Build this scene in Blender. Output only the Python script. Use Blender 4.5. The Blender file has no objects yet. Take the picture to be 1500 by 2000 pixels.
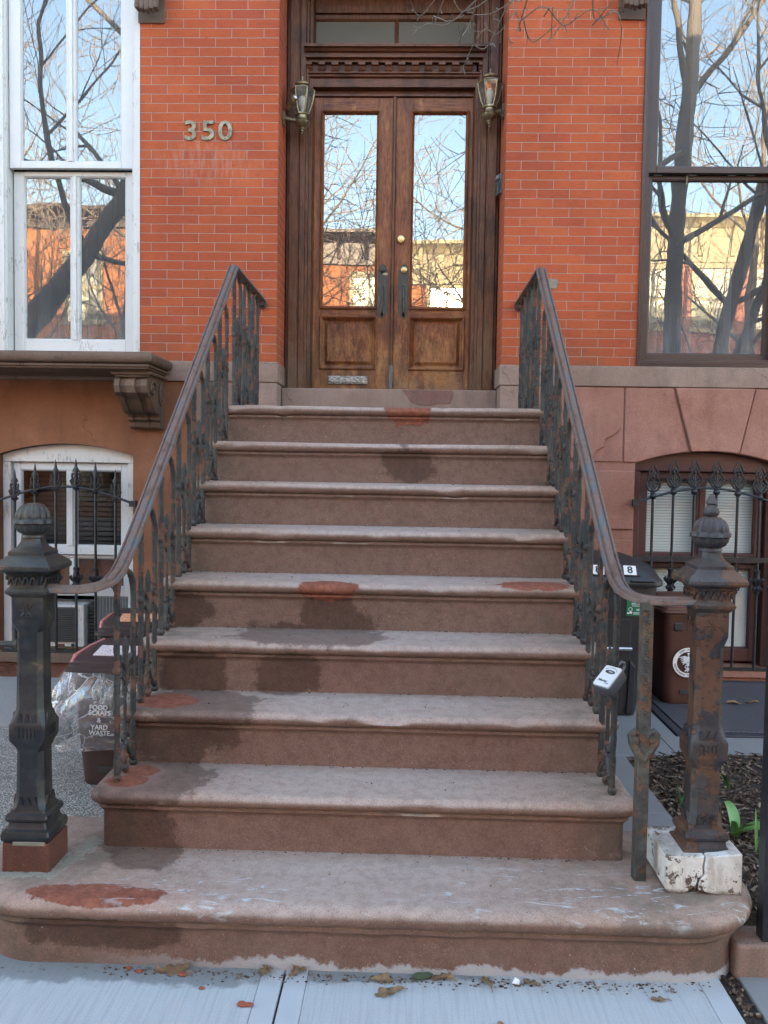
import bpy, bmesh, math, random
from mathutils import Vector, Matrix, noise as mnoise
R = math.radians
S = bpy.context.scene
COL = S.collection

# ---------------------------------------------------------------- camera
cam = bpy.data.cameras.new('camera')
cam_o = bpy.data.objects.new('camera', cam)
COL.objects.link(cam_o)
def cam_axes(yaw, pitch, roll):
    cy, sy, cp, sp, cr, sr = math.cos(yaw), math.sin(yaw), math.cos(pitch), math.sin(pitch), math.cos(roll), math.sin(roll)
    f = Vector((sy*cp, cy*cp, sp)); r = Vector((cy, -sy, 0)); u = r.cross(f)
    return r*cr+u*sr, u*cr-r*sr, f
_r, _u, _f = cam_axes(-0.0280, -0.0499, 0.0154)
cam_o.matrix_world = Matrix(((_r.x, _u.x, -_f.x, 0.1382), (_r.y, _u.y, -_f.y, -5.6161), (_r.z, _u.z, -_f.z, 1.4973), (0, 0, 0, 1)))
cam.sensor_fit = 'VERTICAL'; cam.sensor_height = 24.0; cam.lens = 24.0*1650/2000
cam.clip_start = 0.05; cam.clip_end = 2000
S.camera = cam_o

# ---------------------------------------------------------------- sky, sun, exposure
SUN_AZ, SUN_EL = 3.0, 12.0           # sun low behind the house: the facade is in open shade
w = bpy.data.worlds.new('World'); S.world = w; w.use_nodes = True
wn = w.node_tree; wn.nodes.clear()
sky = wn.nodes.new('ShaderNodeTexSky'); sky.sky_type = 'NISHITA'; sky.sun_disc = False
sky.sun_elevation = R(SUN_EL); sky.sun_rotation = R(SUN_AZ); sky.air_density = 1.0; sky.dust_density = 2.0; sky.ozone_density = 0.4
bg = wn.nodes.new('ShaderNodeBackground'); bg.inputs['Strength'].default_value = 0.15
wo = wn.nodes.new('ShaderNodeOutputWorld')
wn.links.new(sky.outputs[0], bg.inputs[0]); wn.links.new(bg.outputs[0], wo.inputs[0])
sl = bpy.data.lights.new('sun', 'SUN'); sl.energy = 4.2; sl.angle = R(0.5); sl.color = (1.0, 0.76, 0.50)
so = bpy.data.objects.new('sun', sl); COL.objects.link(so)
sd = Vector((math.sin(R(SUN_AZ))*math.cos(R(SUN_EL)), math.cos(R(SUN_AZ))*math.cos(R(SUN_EL)), math.sin(R(SUN_EL))))
so.rotation_euler = sd.to_track_quat('Z', 'Y').to_euler(); so.location = sd*40
S.view_settings.view_transform = 'Standard'; S.view_settings.look = 'None'
S.view_settings.exposure = 3.54; S.view_settings.gamma = 1.0; S.view_settings.use_curve_mapping = False
S.render.engine = 'CYCLES'
S.cycles.use_denoising = True
S.cycles.max_bounces = 8; S.cycles.diffuse_bounces = 3; S.cycles.glossy_bounces = 5; S.cycles.transparent_max_bounces = 12
S.cycles.caustics_reflective = False; S.cycles.caustics_refractive = False
S.cycles.sample_clamp_indirect = 6.0

# ---------------------------------------------------------------- object helpers
def thing(name, label, cat, loc=(0, 0, 0), rz=0.0, group=None):
    o = bpy.data.objects.new(name, None); COL.objects.link(o)
    o.location = loc; o.rotation_euler = (0, 0, rz); o.empty_display_size = 0.05
    o['label'] = label; o['category'] = cat
    if group: o['group'] = group
    return o
def tag(o, label, cat, group=None):
    o['label'] = label; o['category'] = cat
    if group: o['group'] = group
    return o
def struct(o, kind='structure'):
    o['kind'] = kind; return o

class MB:
    """collects faces and links them as one mesh object"""
    def __init__(s): s.v = []; s.f = []
    def add(s, vs, fs):
        b = len(s.v); s.v += [tuple(p) for p in vs]; s.f += [tuple(i+b for i in q) for q in fs]
    def box(s, x0, x1, y0, y1, z0, z1, M=None):
        vs = [Vector((x, y, z)) for z in (z0, z1) for y in (y0, y1) for x in (x0, x1)]
        if M: vs = [M @ p for p in vs]
        s.add(vs, [(0, 2, 3, 1), (4, 5, 7, 6), (0, 1, 5, 4), (2, 6, 7, 3), (0, 4, 6, 2), (1, 3, 7, 5)])
    def prism(s, pts, ax, a, b, M=None):
        n = len(pts)
        def P(p, t):
            q = Vector((t, p[0], p[1])) if ax == 'x' else Vector((p[0], t, p[1])) if ax == 'y' else Vector((p[0], p[1], t))
            return M @ q if M else q
        vs = [P(p, a) for p in pts]+[P(p, b) for p in pts]
        s.add(vs, [tuple(range(n-1, -1, -1)), tuple(range(n, 2*n))]+[(i, (i+1) % n, n+(i+1) % n, n+i) for i in range(n)])
    def loft(s, rings, cap=True, closed=True):
        n = len(rings[0]); vs = [p for r in rings for p in r]; fs = []
        for k in range(len(rings)-1):
            for i in range(n if closed else n-1):
                j = (i+1) % n
                fs.append((k*n+i, k*n+j, (k+1)*n+j, (k+1)*n+i))
        if cap and closed:
            fs.append(tuple(range(n-1, -1, -1))); fs.append(tuple(range((len(rings)-1)*n, len(rings)*n)))
        s.add(vs, fs)
    def lathe(s, prof, c, seg=24, fn=None, M=None):
        rings = []
        for i, (r, z) in enumerate(prof):
            ring = []
            for k in range(seg):
                a = 2*math.pi*k/seg; q = r*(fn(a, i) if fn else 1)
                p = Vector((q*math.cos(a), q*math.sin(a), z))
                p = (M @ p) if M else p+Vector(c)
                ring.append(p)
            rings.append(ring)
        s.loft(rings)
    def sq(s, prof, c, cy=None):
        """stack of chamfered squares: (half width, chamfer, z)"""
        rings = []
        for h, ch, z in prof:
            g = h-ch
            rings.append([Vector((c[0]+a, c[1]+b, z)) for a, b in ((g, -h), (h, -g), (h, g), (g, h), (-g, h), (-h, g), (-h, -g), (-g, -h))])
        s.loft(rings)
    def tube(s, pts, r, seg=8, lump=0.0, sc=40.0, flat=1.0):
        pts = [Vector(p) for p in pts]; n = len(pts)
        rs = r if isinstance(r, (list, tuple)) else [r]*n
        t0 = (pts[1]-pts[0]).normalized()
        ref = Vector((1, 0, 0)) if abs(t0.x) < 0.8 else Vector((0, 1, 0))
        nx = t0.cross(ref).normalized(); rings = []
        for i in range(n):
            t = (pts[min(i+1, n-1)]-pts[max(i-1, 0)]).normalized()
            nx = (nx-t*nx.dot(t)).normalized(); ny = t.cross(nx)
            ring = []
            for k in range(seg):
                a = 2*math.pi*k/seg
                d = nx*math.cos(a)+ny*math.sin(a)*flat
                q = rs[i]
                if lump:
                    q *= 1+lump*mnoise.noise((pts[i]+d*rs[i])*sc)
                ring.append(pts[i]+d*q)
            rings.append(ring)
        s.loft(rings)
    def sweep(s, pts, prof, up=Vector((0, 0, 1))):
        """profile (side, up) carried along a path, mitred"""
        pts = [Vector(p) for p in pts]; n = len(pts); rings = []
        for i in range(n):
            a = (pts[i]-pts[i-1]).normalized() if i else (pts[1]-pts[0]).normalized()
            b = (pts[i+1]-pts[i]).normalized() if i < n-1 else a
            t = (a+b).normalized()
            k = 1/max(0.35, t.dot(a))
            sd_ = t.cross(up).normalized(); u2 = sd_.cross(t).normalized()
            rings.append([pts[i]+sd_*p[0]+u2*p[1]*k for p in prof])
        s.loft(rings)
    def ball(s, c, r, seg=10, M=None, sx=1, sy=1, sz=1):
        rings = []
        n = max(4, seg//2)
        for i in range(n+1):
            a = -math.pi/2+math.pi*i/n; rr = max(0.02, math.cos(a))
            rings.append([Vector(c)+Vector((r*sx*rr*math.cos(2*math.pi*k/seg), r*sy*rr*math.sin(2*math.pi*k/seg), r*sz*math.sin(a))) for k in range(seg)])
        s.loft(rings)
    def rect_mould(s, x0, x1, z0, z1, prof, fill=False):
        """rectangular frame facing -y; prof: (inset from the outer edge, y)"""
        rings = [[Vector((x0+i, y, z0+i)), Vector((x1-i, y, z0+i)), Vector((x1-i, y, z1-i)), Vector((x0+i, y, z1-i))] for i, y in prof]
        s.loft(rings, cap=False)
        if fill: s.add(rings[-1], [(0, 1, 2, 3)])
    def rough(s, amp, sc):
        out = []
        for p in s.v:
            q = Vector(p)*sc
            out.append(tuple(Vector(p)+amp*Vector((mnoise.noise(q), mnoise.noise(q+Vector((31, 7, 3))), mnoise.noise(q+Vector((5, 57, 11)))))))
        s.v = out
    def build(s, name, mat, parent=None, o=None, bevel=0.0, smooth=35, segs=2, weld=False):
        me = bpy.data.meshes.new(name)
        vs = s.v
        if o is not None: vs = [(x-o[0], y-o[1], z-o[2]) for x, y, z in vs]
        elif parent is not None:
            root = parent
            while root.parent: root = root.parent
            L = root.location
            vs = [(x-L[0], y-L[1], z-L[2]) for x, y, z in vs]
        me.from_pydata(vs, [], s.f); me.materials.append(mat)
        bm = bmesh.new(); bm.from_mesh(me)
        if weld: bmesh.ops.remove_doubles(bm, verts=bm.verts, dist=1e-5)
        bmesh.ops.recalc_face_normals(bm, faces=bm.faces); bm.to_mesh(me); bm.free()
        if smooth:
            me.polygons.foreach_set('use_smooth', [True]*len(me.polygons))
            me.set_sharp_from_angle(angle=R(smooth))
        ob = bpy.data.objects.new(name, me); COL.objects.link(ob)
        if parent is not None: ob.parent = parent
        if o is not None and parent is None: ob.location = o
        if bevel:
            m = ob.modifiers.new('edge', 'BEVEL'); m.width = bevel; m.segments = segs; m.limit_method = 'ANGLE'; m.angle_limit = R(40); m.harden_normals = True
        return ob

def copy_tree(o, parent=None):
    c = o.copy(); COL.objects.link(c)
    if parent is not None: c.parent = parent
    for ch in list(o.children): copy_tree(ch, c)
    return c

_txt = {}
def text_geo(body, size, bold=0.0, depth=0.0006, shear=0.0, align='CENTER', spacing=1.0):
    cu = bpy.data.curves.new('lettering', 'FONT'); cu.body = body; cu.size = size; cu.offset = bold*size
    cu.extrude = depth; cu.align_x = align; cu.align_y = 'CENTER'; cu.resolution_u = 3; cu.shear = shear; cu.space_character = spacing
    ob = bpy.data.objects.new('lettering', cu); COL.objects.link(ob)
    dg = bpy.context.evaluated_depsgraph_get(); dg.update()
    me = bpy.data.meshes.new_from_object(ob.evaluated_get(dg))
    vs = [v.co.copy() for v in me.vertices]; fs = [tuple(p.vertices) for p in me.polygons]
    bpy.data.objects.remove(ob); bpy.data.meshes.remove(me); bpy.data.curves.remove(cu)
    return vs, fs
def put_text(mb, body, size, M, **k):
    vs, fs = text_geo(body, size, **k)
    mb.add([M @ v for v in vs], fs)
def face_M(x, y, z, tilt=0.0, yaw=0.0):
    """lettering plane facing -y"""
    return Matrix.Translation((x, y, z)) @ Matrix.Rotation(yaw, 4, 'Z') @ Matrix.Rotation(R(90)-tilt, 4, 'X')

# ---------------------------------------------------------------- material helpers
class NT:
    def __init__(s, m):
        m.use_nodes = True; s.t = m.node_tree; s.t.nodes.clear(); s._g = None
    def node(s, typ, **k):
        n = s.t.nodes.new('ShaderNode'+typ)
        for a, b in k.items(): setattr(n, a, b)
        return n
    def set(s, sock, v):
        if v is None: return
        if hasattr(v, 'is_linked') or isinstance(v, bpy.types.NodeSocket): s.t.links.new(v, sock)
        else:
            if isinstance(v, (tuple, list)) and len(v) == 3 and sock.type == 'RGBA': v = tuple(v)+(1,)
            sock.default_value = v
    @property
    def geo(s):
        if s._g is None: s._g = s.node('NewGeometry')
        return s._g
    @property
    def pos(s): return s.geo.outputs['Position']
    @property
    def nrm(s): return s.geo.outputs['Normal']
    def math(s, op, a, b=0.0, c=None, clamp=False):
        n = s.node('Math', operation=op, use_clamp=clamp); s.set(n.inputs[0], a); s.set(n.inputs[1], b)
        if c is not None: s.set(n.inputs[2], c)
        return n.outputs[0]
    def vmath(s, op, a, b=(0, 0, 0)):
        n = s.node('VectorMath', operation=op); s.set(n.inputs[0], a); s.set(n.inputs[1], b)
        return n.outputs['Value'] if op in ('LENGTH', 'DOT_PRODUCT') else n.outputs[0]
    def sep(s, v):
        n = s.node('SeparateXYZ'); s.set(n.inputs[0], v); return n.outputs
    def comb(s, x, y, z):
        n = s.node('CombineXYZ'); s.set(n.inputs[0], x); s.set(n.inputs[1], y); s.set(n.inputs[2], z); return n.outputs[0]
    def stretch(s, sc, v=None): return s.vmath('MULTIPLY', v or s.pos, sc)
    def noise(s, sc, det=4.0, rough=0.55, vec=None, dist=0.0):
        n = s.node('TexNoise'); s.set(n.inputs['Vector'], vec or s.pos); n.inputs['Scale'].default_value = sc
        n.inputs['Detail'].default_value = det; n.inputs['Roughness'].default_value = rough; n.inputs['Distortion'].default_value = dist
        return n.outputs[0]
    def vor(s, sc, vec=None, feature='F1', out='Distance', rnd=1.0):
        n = s.node('TexVoronoi', feature=feature); s.set(n.inputs['Vector'], vec or s.pos); n.inputs['Scale'].default_value = sc; n.inputs['Randomness'].default_value = rnd
        return n.outputs[out]
    def ramp(s, f, pts, interp='LINEAR'):
        n = s.node('ValToRGB'); n.color_ramp.interpolation = interp
        e = n.color_ramp.elements
        while len(e) < len(pts): e.new(0.5)
        for i, (p, c) in enumerate(pts):
            e[i].position = p
            e[i].color = (c, c, c, 1) if isinstance(c, (int, float)) else tuple(c)+(1,)
        s.set(n.inputs[0], f); return n.outputs[0]
    def step(s, f, a, b):
        n = s.node('MapRange', interpolation_type='SMOOTHSTEP'); s.set(n.inputs[0], f); n.inputs[1].default_value = a; n.inputs[2].default_value = b
        return n.outputs[0]
    def mix(s, f, a, b, mode='MIX'):
        n = s.node('Mix', data_type='RGBA', blend_type=mode); s.set(n.inputs[0], f); s.set(n.inputs[6], a); s.set(n.inputs[7], b); return n.outputs[2]
    def bump(s, h, st=0.5, d=0.01, nrm=None):
        n = s.node('Bump'); n.inputs['Strength'].default_value = st; n.inputs['Distance'].default_value = d; s.set(n.inputs['Height'], h)
        if nrm: s.set(n.inputs['Normal'], nrm)
        return n.outputs[0]
    def ell(s, c, r, wob, soft=0.35):
        """blotch with a ragged outline round the point c"""
        d = s.vmath('LENGTH', s.vmath('DIVIDE', s.vmath('SUBTRACT', s.pos, c), r))
        d = s.math('ADD', d, wob)
        return s.step(d, 1.0+soft*0.5, 1.0-soft*0.5)
    def out(s, col=None, rough=0.7, metal=0.0, nrm=None, spec=0.5, coat=0.0, alpha=None, sheen=0.0):
        p = s.node('BsdfPrincipled'); o = s.node('OutputMaterial'); s.t.links.new(p.outputs[0], o.inputs[0])
        s.set(p.inputs['Base Color'], col); s.set(p.inputs['Roughness'], rough); s.set(p.inputs['Metallic'], metal)
        s.set(p.inputs['Specular IOR Level'], spec)
        if nrm is not None: s.set(p.inputs['Normal'], nrm)
        if coat: p.inputs['Coat Weight'].default_value = coat; p.inputs['Coat Roughness'].default_value = 0.15
        return p
MATS = {}
def mat(fn):
    m = bpy.data.materials.new(fn.__name__); fn(NT(m)); MATS[fn.__name__] = m
    return m
def simple(name, col, rough=0.6, metal=0.0, var=0.12, sc=30.0, bump=0.1, bd=0.002, spec=0.5):
    m = bpy.data.materials.new(name); n = NT(m)
    f = n.noise(sc, 5, 0.6); g = n.noise(sc*0.13, 3)
    c = n.mix(f, tuple(x*(1-var) for x in col), tuple(min(1, x*(1+var)) for x in col))
    c = n.mix(n.math('MULTIPLY', g, 0.35), c, tuple(x*(1-1.6*var) for x in col))
    n.out(c, n.math('ADD', n.math('MULTIPLY', f, 0.15), rough-0.07), metal, n.bump(f, bump, bd) if bump else None, spec)
    MATS[name] = m
    return m
# ---------------------------------------------------------------- materials
Z0B = 2.198
def brick_nodes(n, tints, mortar, row=0.0598, wid=0.2107, u0=-1.4794, msize=0.0019, dirt=0.25):
    P = n.sep(n.pos); N = n.sep(n.nrm)
    side = n.math('GREATER_THAN', n.math('ABSOLUTE', N[0]), 0.6)
    u = n.math('ADD', n.math('MULTIPLY', P[0], n.math('SUBTRACT', 1.0, side)), n.math('MULTIPLY', P[1], side))
    wob = n.math('MULTIPLY', n.math('SUBTRACT', n.noise(9, 2), 0.5), 0.006)
    vec = n.comb(n.math('ADD', n.math('ADD', u, 20*wid-u0), wob), n.math('ADD', n.math('ADD', P[2], 40*row-Z0B), n.math('MULTIPLY', wob, 0.6)), 0.0)
    b = n.node('TexBrick'); b.offset = 0.5; b.offset_frequency = 2
    n.set(b.inputs['Vector'], vec); b.inputs['Scale'].default_value = 1
    b.inputs['Mortar Size'].default_value = msize; b.inputs['Mortar Smooth'].default_value = 0.25
    b.inputs['Brick Width'].default_value = wid; b.inputs['Row Height'].default_value = row; b.inputs['Bias'].default_value = 0.0
    b.inputs['Color1'].default_value = (0, 0, 0, 1); b.inputs['Color2'].default_value = (1, 1, 1, 1); b.inputs['Mortar'].default_value = (0.5, 0.5, 0.5, 1)
    rnd = b.outputs['Color']; mm = b.outputs['Fac']
    col = n.ramp(rnd, tints)
    st = n.noise(22, 5, 0.65, n.stretch((1.0, 1.0, 4.5)), 1.5)
    col = n.mix(n.step(st, 0.50, 0.72), col, n.mix(1.0, col, (0.80, 0.72, 0.66), 'MULTIPLY'))
    col = n.mix(n.step(n.noise(70, 3, 0.6), 0.66, 0.72), col, n.mix(1.0, col, (0.42, 0.34, 0.32), 'MULTIPLY'))
    big = n.noise(1.7, 4, 0.6)
    col = n.mix(n.math('MULTIPLY', n.step(big, 0.42, 0.68), dirt), col, n.mix(1.0, col, (0.62, 0.60, 0.66), 'MULTIPLY'))
    col = n.mix(n.step(n.noise(0.9, 5, 0.7), 0.40, 0.62), n.mix(1.0, col, (0.86, 0.84, 0.86), 'MULTIPLY'), n.mix(1.0, col, (1.07, 1.08, 1.06), 'MULTIPLY'))
    fad = n.step(n.noise(3.1, 5, 0.65, n.stretch((1, 1, 0.6))), 0.60, 0.78)
    col = n.mix(n.math('MULTIPLY', fad, 0.16), col, (0.50, 0.26, 0.19))
    mor = n.mix(n.noise(40, 4), mortar, tuple(x*0.62 for x in mortar))
    mm = n.math('MULTIPLY', mm, n.step(n.noise(30, 3), 0.2, 0.42))
    return col, mor, mm, st

@mat
def brick(n):
    col, mor, mm, st = brick_nodes(n, [(0.0, (0.320, 0.070, 0.034)), (0.06, (0.345, 0.075, 0.033)), (0.3, (0.365, 0.080, 0.031)), (0.55, (0.395, 0.092, 0.033)), (0.8, (0.370, 0.082, 0.031)), (1.0, (0.405, 0.098, 0.036))], (0.42, 0.345, 0.30))
    z = n.sep(n.pos)[2]
    # rain streak and lime bloom under the house number, mossy dirt low on the wall
    wob = n.math('MULTIPLY', n.math('SUBTRACT', n.noise(7, 5), 0.5), 1.1)
    bl = n.ell((-1.22, 0, 3.50), (0.30, 0.6, 0.14), wob, 0.9)
    col = n.mix(n.math('MULTIPLY', n.math('MULTIPLY', bl, n.step(n.noise(14, 4, 0.6, n.stretch((3, 1, 0.6))), 0.42, 0.62)), 0.16), col, (0.50, 0.36, 0.30))
    gr = n.math('MULTIPLY', n.step(z, 2.5, 2.15), n.step(n.noise(5, 4), 0.35, 0.7))
    col = n.mix(n.math('MULTIPLY', gr, 0.65), col, (0.11, 0.075, 0.045))
    c = n.mix(mm, col, mor)
    h = n.math('ADD', n.math('MULTIPLY', mm, -0.6), n.math('ADD', n.math('MULTIPLY', st, -0.6), n.math('MULTIPLY', n.noise(160, 3), 0.2)))
    n.out(c, 0.85, 0, n.bump(h, 0.9, 0.006), 0.25)

STAINS = [((0.131, -1.32, 1.537), (0.143, 0.06, 0.098)), ((-0.181, -2.087, 0.874), (0.141, 0.06, 0.10)), ((-0.79, -2.087, 0.894), (0.109, 0.06, 0.087)),
          ((-0.262, -2.219, 0.822), (0.312, 0.18, 0.06)), ((-0.701, -2.343, 0.684), (0.132, 0.06, 0.112)), ((-0.326, -2.343, 0.692), (0.131, 0.06, 0.112)),
          ((-0.64, -2.544, 0.619), (0.244, 0.19, 0.07)), ((-0.71, -2.598, 0.51), (0.216, 0.06, 0.104)), ((-0.745, -2.76, 0.417), (0.202, 0.22, 0.07)),
          ((-0.776, -2.854, 0.275), (0.139, 0.06, 0.105)), ((-0.696, -2.915, 0.214), (0.109, 0.10, 0.05)), ((-0.761, -3.2, 0.10), (0.268, 0.06, 0.062)), ((0.95, -2.09, 0.89), (0.12, 0.05, 0.07))]
PATCH = [((0.134, -1.10, 1.803), (0.131, 0.09, 0.075)), ((-0.194, -2.12, 0.995), (0.124, 0.075, 0.06)), ((0.68, -2.066, 1.024), (0.15, 0.10, 0.02)),
         ((-0.756, -2.505, 0.619), (0.114, 0.10, 0.02)), ((-0.79, -2.69, 0.417), (0.06, 0.055, 0.02)), ((-0.81, -2.79, 0.417), (0.07, 0.055, 0.02)), ((-0.774, -3.165, 0.214), (0.205, 0.060, 0.03))]
@mat
def stoop_stone(n):
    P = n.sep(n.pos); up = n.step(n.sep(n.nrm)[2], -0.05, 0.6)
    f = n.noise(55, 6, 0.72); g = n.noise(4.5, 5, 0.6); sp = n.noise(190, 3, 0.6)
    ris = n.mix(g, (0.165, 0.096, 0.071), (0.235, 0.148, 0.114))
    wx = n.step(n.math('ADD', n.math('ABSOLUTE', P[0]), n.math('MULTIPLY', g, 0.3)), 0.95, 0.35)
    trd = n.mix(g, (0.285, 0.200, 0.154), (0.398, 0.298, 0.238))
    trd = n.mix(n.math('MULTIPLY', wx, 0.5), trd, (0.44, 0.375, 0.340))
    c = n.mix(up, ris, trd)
    c = n.mix(n.math('MULTIPLY', n.step(n.noise(24, 8, 0.75), 0.40, 0.66), 0.75), c, n.mix(1.0, c, (0.72, 0.68, 0.66), 'MULTIPLY'))
    c = n.mix(n.math('MULTIPLY', n.step(n.noise(3.2, 6, 0.7), 0.5, 0.7), 0.35), c, n.mix(1.0, c, (0.75, 0.78, 0.78), 'MULTIPLY'))
    c = n.mix(n.step(sp, 0.66, 0.72), c, (0.46, 0.38, 0.34))
    c = n.mix(n.math('MULTIPLY', n.step(n.noise(140, 2), 0.66, 0.70), 0.5), c, (0.07, 0.045, 0.035))
    g3 = n.noise(290, 3, 0.7); c = n.mix(n.step(g3, 0.40, 0.60), n.mix(1.0, c, (0.82, 0.81, 0.80), 'MULTIPLY'), n.mix(1.0, c, (1.08, 1.085, 1.09), 'MULTIPLY'))
    # scuffed flat paint / lime along the foot of the risers
    # greenish dirt at the ends of the steps
    ends = n.math('MULTIPLY', n.step(n.math('ABSOLUTE', P[0]), 0.62, 0.86), n.step(n.noise(8, 4), 0.42, 0.65))
    c = n.mix(n.math('MULTIPLY', ends, 0.5), c, (0.085, 0.075, 0.055))
    w1 = n.math('MULTIPLY', n.math('SUBTRACT', n.noise(9, 7, 0.72), 0.5), 1.7)
    wet = None
    for cc, rr in STAINS:
        e = n.ell(cc, rr, w1, 0.20); wet = e if wet is None else n.math('MAXIMUM', wet, e)
    c = n.mix(n.math('MULTIPLY', wet, 0.85), c, n.mix(1.0, c, (0.42, 0.36, 0.34), 'MULTIPLY'))
    w2 = n.math('MULTIPLY', n.math('SUBTRACT', n.noise(14, 7, 0.72), 0.5), 1.1)
    pt = None
    for cc, rr in PATCH:
        e = n.ell(cc, rr, w2, 0.07); pt = e if pt is None else n.math('MAXIMUM', pt, e)
    hal = None
    for cc, rr in PATCH[4:]:
        e = n.ell(cc, tuple(x*1.35 for x in rr), w2, 0.8); hal = e if hal is None else n.math('MAXIMUM', hal, e)
    c = n.mix(n.math('MULTIPLY', hal, 0.35), c, (0.40, 0.24, 0.19))
    pc = n.mix(n.step(n.noise(30, 6, 0.7), 0.35, 0.65), (0.165, 0.056, 0.034), (0.255, 0.092, 0.054))
    pc = n.mix(n.step(n.noise(95, 3), 0.62, 0.68), pc, (0.10, 0.045, 0.03))
    c = n.mix(pt, c, pc)
    # pale chalky smears on the lowest step
    strk = n.noise(9, 5, 0.7, n.stretch((1.0, 3.4, 1.0)), 1.2)
    ch = n.math('MAXIMUM', n.ell((0.70, -3.07, 0.214), (0.48, 0.17, 0.06), w1, 1.0), n.math('MAXIMUM', n.ell((-0.42, -3.12, 0.214), (0.34, 0.13, 0.05), w1, 1.0), n.ell((1.17, -3.10, 0.19), (0.10, 0.12, 0.05), w2, 0.8)))
    ch = n.math('MULTIPLY', ch, n.step(strk, 0.56, 0.66))
    c = n.mix(n.math('MULTIPLY', ch, 0.8), c, (0.46, 0.52, 0.53))
    cem = n.math('ADD', P[2], n.math('MULTIPLY', n.noise(4.5, 7, 0.75), -0.17))
    cm = n.math('MULTIPLY', n.step(cem, -0.055, -0.068), n.step(P[0], -0.9, -0.1))
    c = n.mix(n.math('MULTIPLY', cm, 0.85), c, (0.42, 0.43, 0.44))
    drp = n.math('MULTIPLY', n.step(n.noise(13, 5, 0.75), 0.70, 0.73), n.step(P[2], 0.17, 0.12))
    c = n.mix(drp, c, (0.48, 0.50, 0.51))
    ro = n.math('SUBTRACT', 0.86, n.math('MULTIPLY', wet, 0.18))
    h = n.math('ADD', n.math('MULTIPLY', f, 0.6), n.math('ADD', n.math('MULTIPLY', sp, 0.35), n.math('MULTIPLY', pt, 0.4)))
    n.out(c, ro, 0, n.bump(h, 0.9, 0.006), 0.3)

def stone(name, a, b, dirt, bump=0.35):
    m = bpy.data.materials.new(name); n = NT(m)
    f = n.noise(60, 6, 0.65); g = n.noise(1.6, 5, 0.6); s2 = n.noise(6, 4, 0.6, n.stretch((1.4, 1.4, 0.5)))
    c = n.mix(n.step(g, 0.3, 0.7), a, b)
    c = n.mix(n.math('MULTIPLY', n.step(s2, 0.48, 0.75), 0.5), c, dirt)
    c = n.mix(n.math('MULTIPLY', n.step(f, 0.45, 0.8), 0.35), c, n.mix(1.0, c, (0.72, 0.7, 0.68), 'MULTIPLY'))
    c = n.mix(n.step(n.noise(150, 2), 0.69, 0.74), c, tuple(min(1, x*1.5) for x in b))
    c = n.mix(n.step(n.noise(210, 3, 0.7), 0.40, 0.60), n.mix(1.0, c, (0.84, 0.83, 0.82), 'MULTIPLY'), n.mix(1.0, c, (1.09, 1.09, 1.10), 'MULTIPLY'))
    dv = n.vmath('ADD', n.pos, n.vmath('MULTIPLY', n.comb(n.noise(3.3, 4), n.noise(3.9, 4), n.noise(4.4, 4)), (0.35, 0.35, 0.35)))
    ck = n.math('MULTIPLY', n.step(n.vor(1.7, dv, 'DISTANCE_TO_EDGE'), 0.0045, 0.0015), n.step(n.noise(0.9, 2), 0.50, 0.56))
    c = n.mix(n.math('MULTIPLY', ck, 0.75), c, (0.05, 0.03, 0.022))
    c = n.mix(n.step(n.noise(1.1, 6, 0.75), 0.44, 0.60), n.mix(1.0, c, (0.88, 0.86, 0.85), 'MULTIPLY'), n.mix(1.0, c, (1.06, 1.07, 1.08), 'MULTIPLY'))
    rs = n.math('MULTIPLY', n.step(n.noise(4.0, 5, 0.7, n.stretch((3.0, 3.0, 0.22))), 0.54, 0.72), 0.30)
    c = n.mix(rs, c, n.mix(1.0, c, (0.55, 0.52, 0.52), 'MULTIPLY'))
    n.out(c, 0.88, 0, n.bump(n.math('SUBTRACT', f, ck), bump, 0.003), 0.25); MATS[name] = m
    return m
stone('orange_brownstone', (0.215, 0.090, 0.045), (0.268, 0.122, 0.066), (0.155, 0.076, 0.045), 0.2)
stone('pink_brownstone', (0.300, 0.142, 0.100), (0.355, 0.185, 0.138), (0.20, 0.098, 0.072))
stone('grey_brownstone', (0.24, 0.162, 0.126), (0.30, 0.215, 0.172), (0.15, 0.115, 0.085))
stone('dark_brownstone', (0.115, 0.075, 0.054), (0.165, 0.110, 0.080), (0.055, 0.048, 0.036))
stone('dark_carving', (0.105, 0.072, 0.056), (0.155, 0.112, 0.088), (0.05, 0.042, 0.034))
stone('sill_patch', (0.19, 0.105, 0.085), (0.22, 0.125, 0.10), (0.15, 0.085, 0.07))
stone('red_plinth_stone', (0.105, 0.042, 0.028), (0.165, 0.072, 0.050), (0.055, 0.032, 0.025), 0.8)

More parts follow.
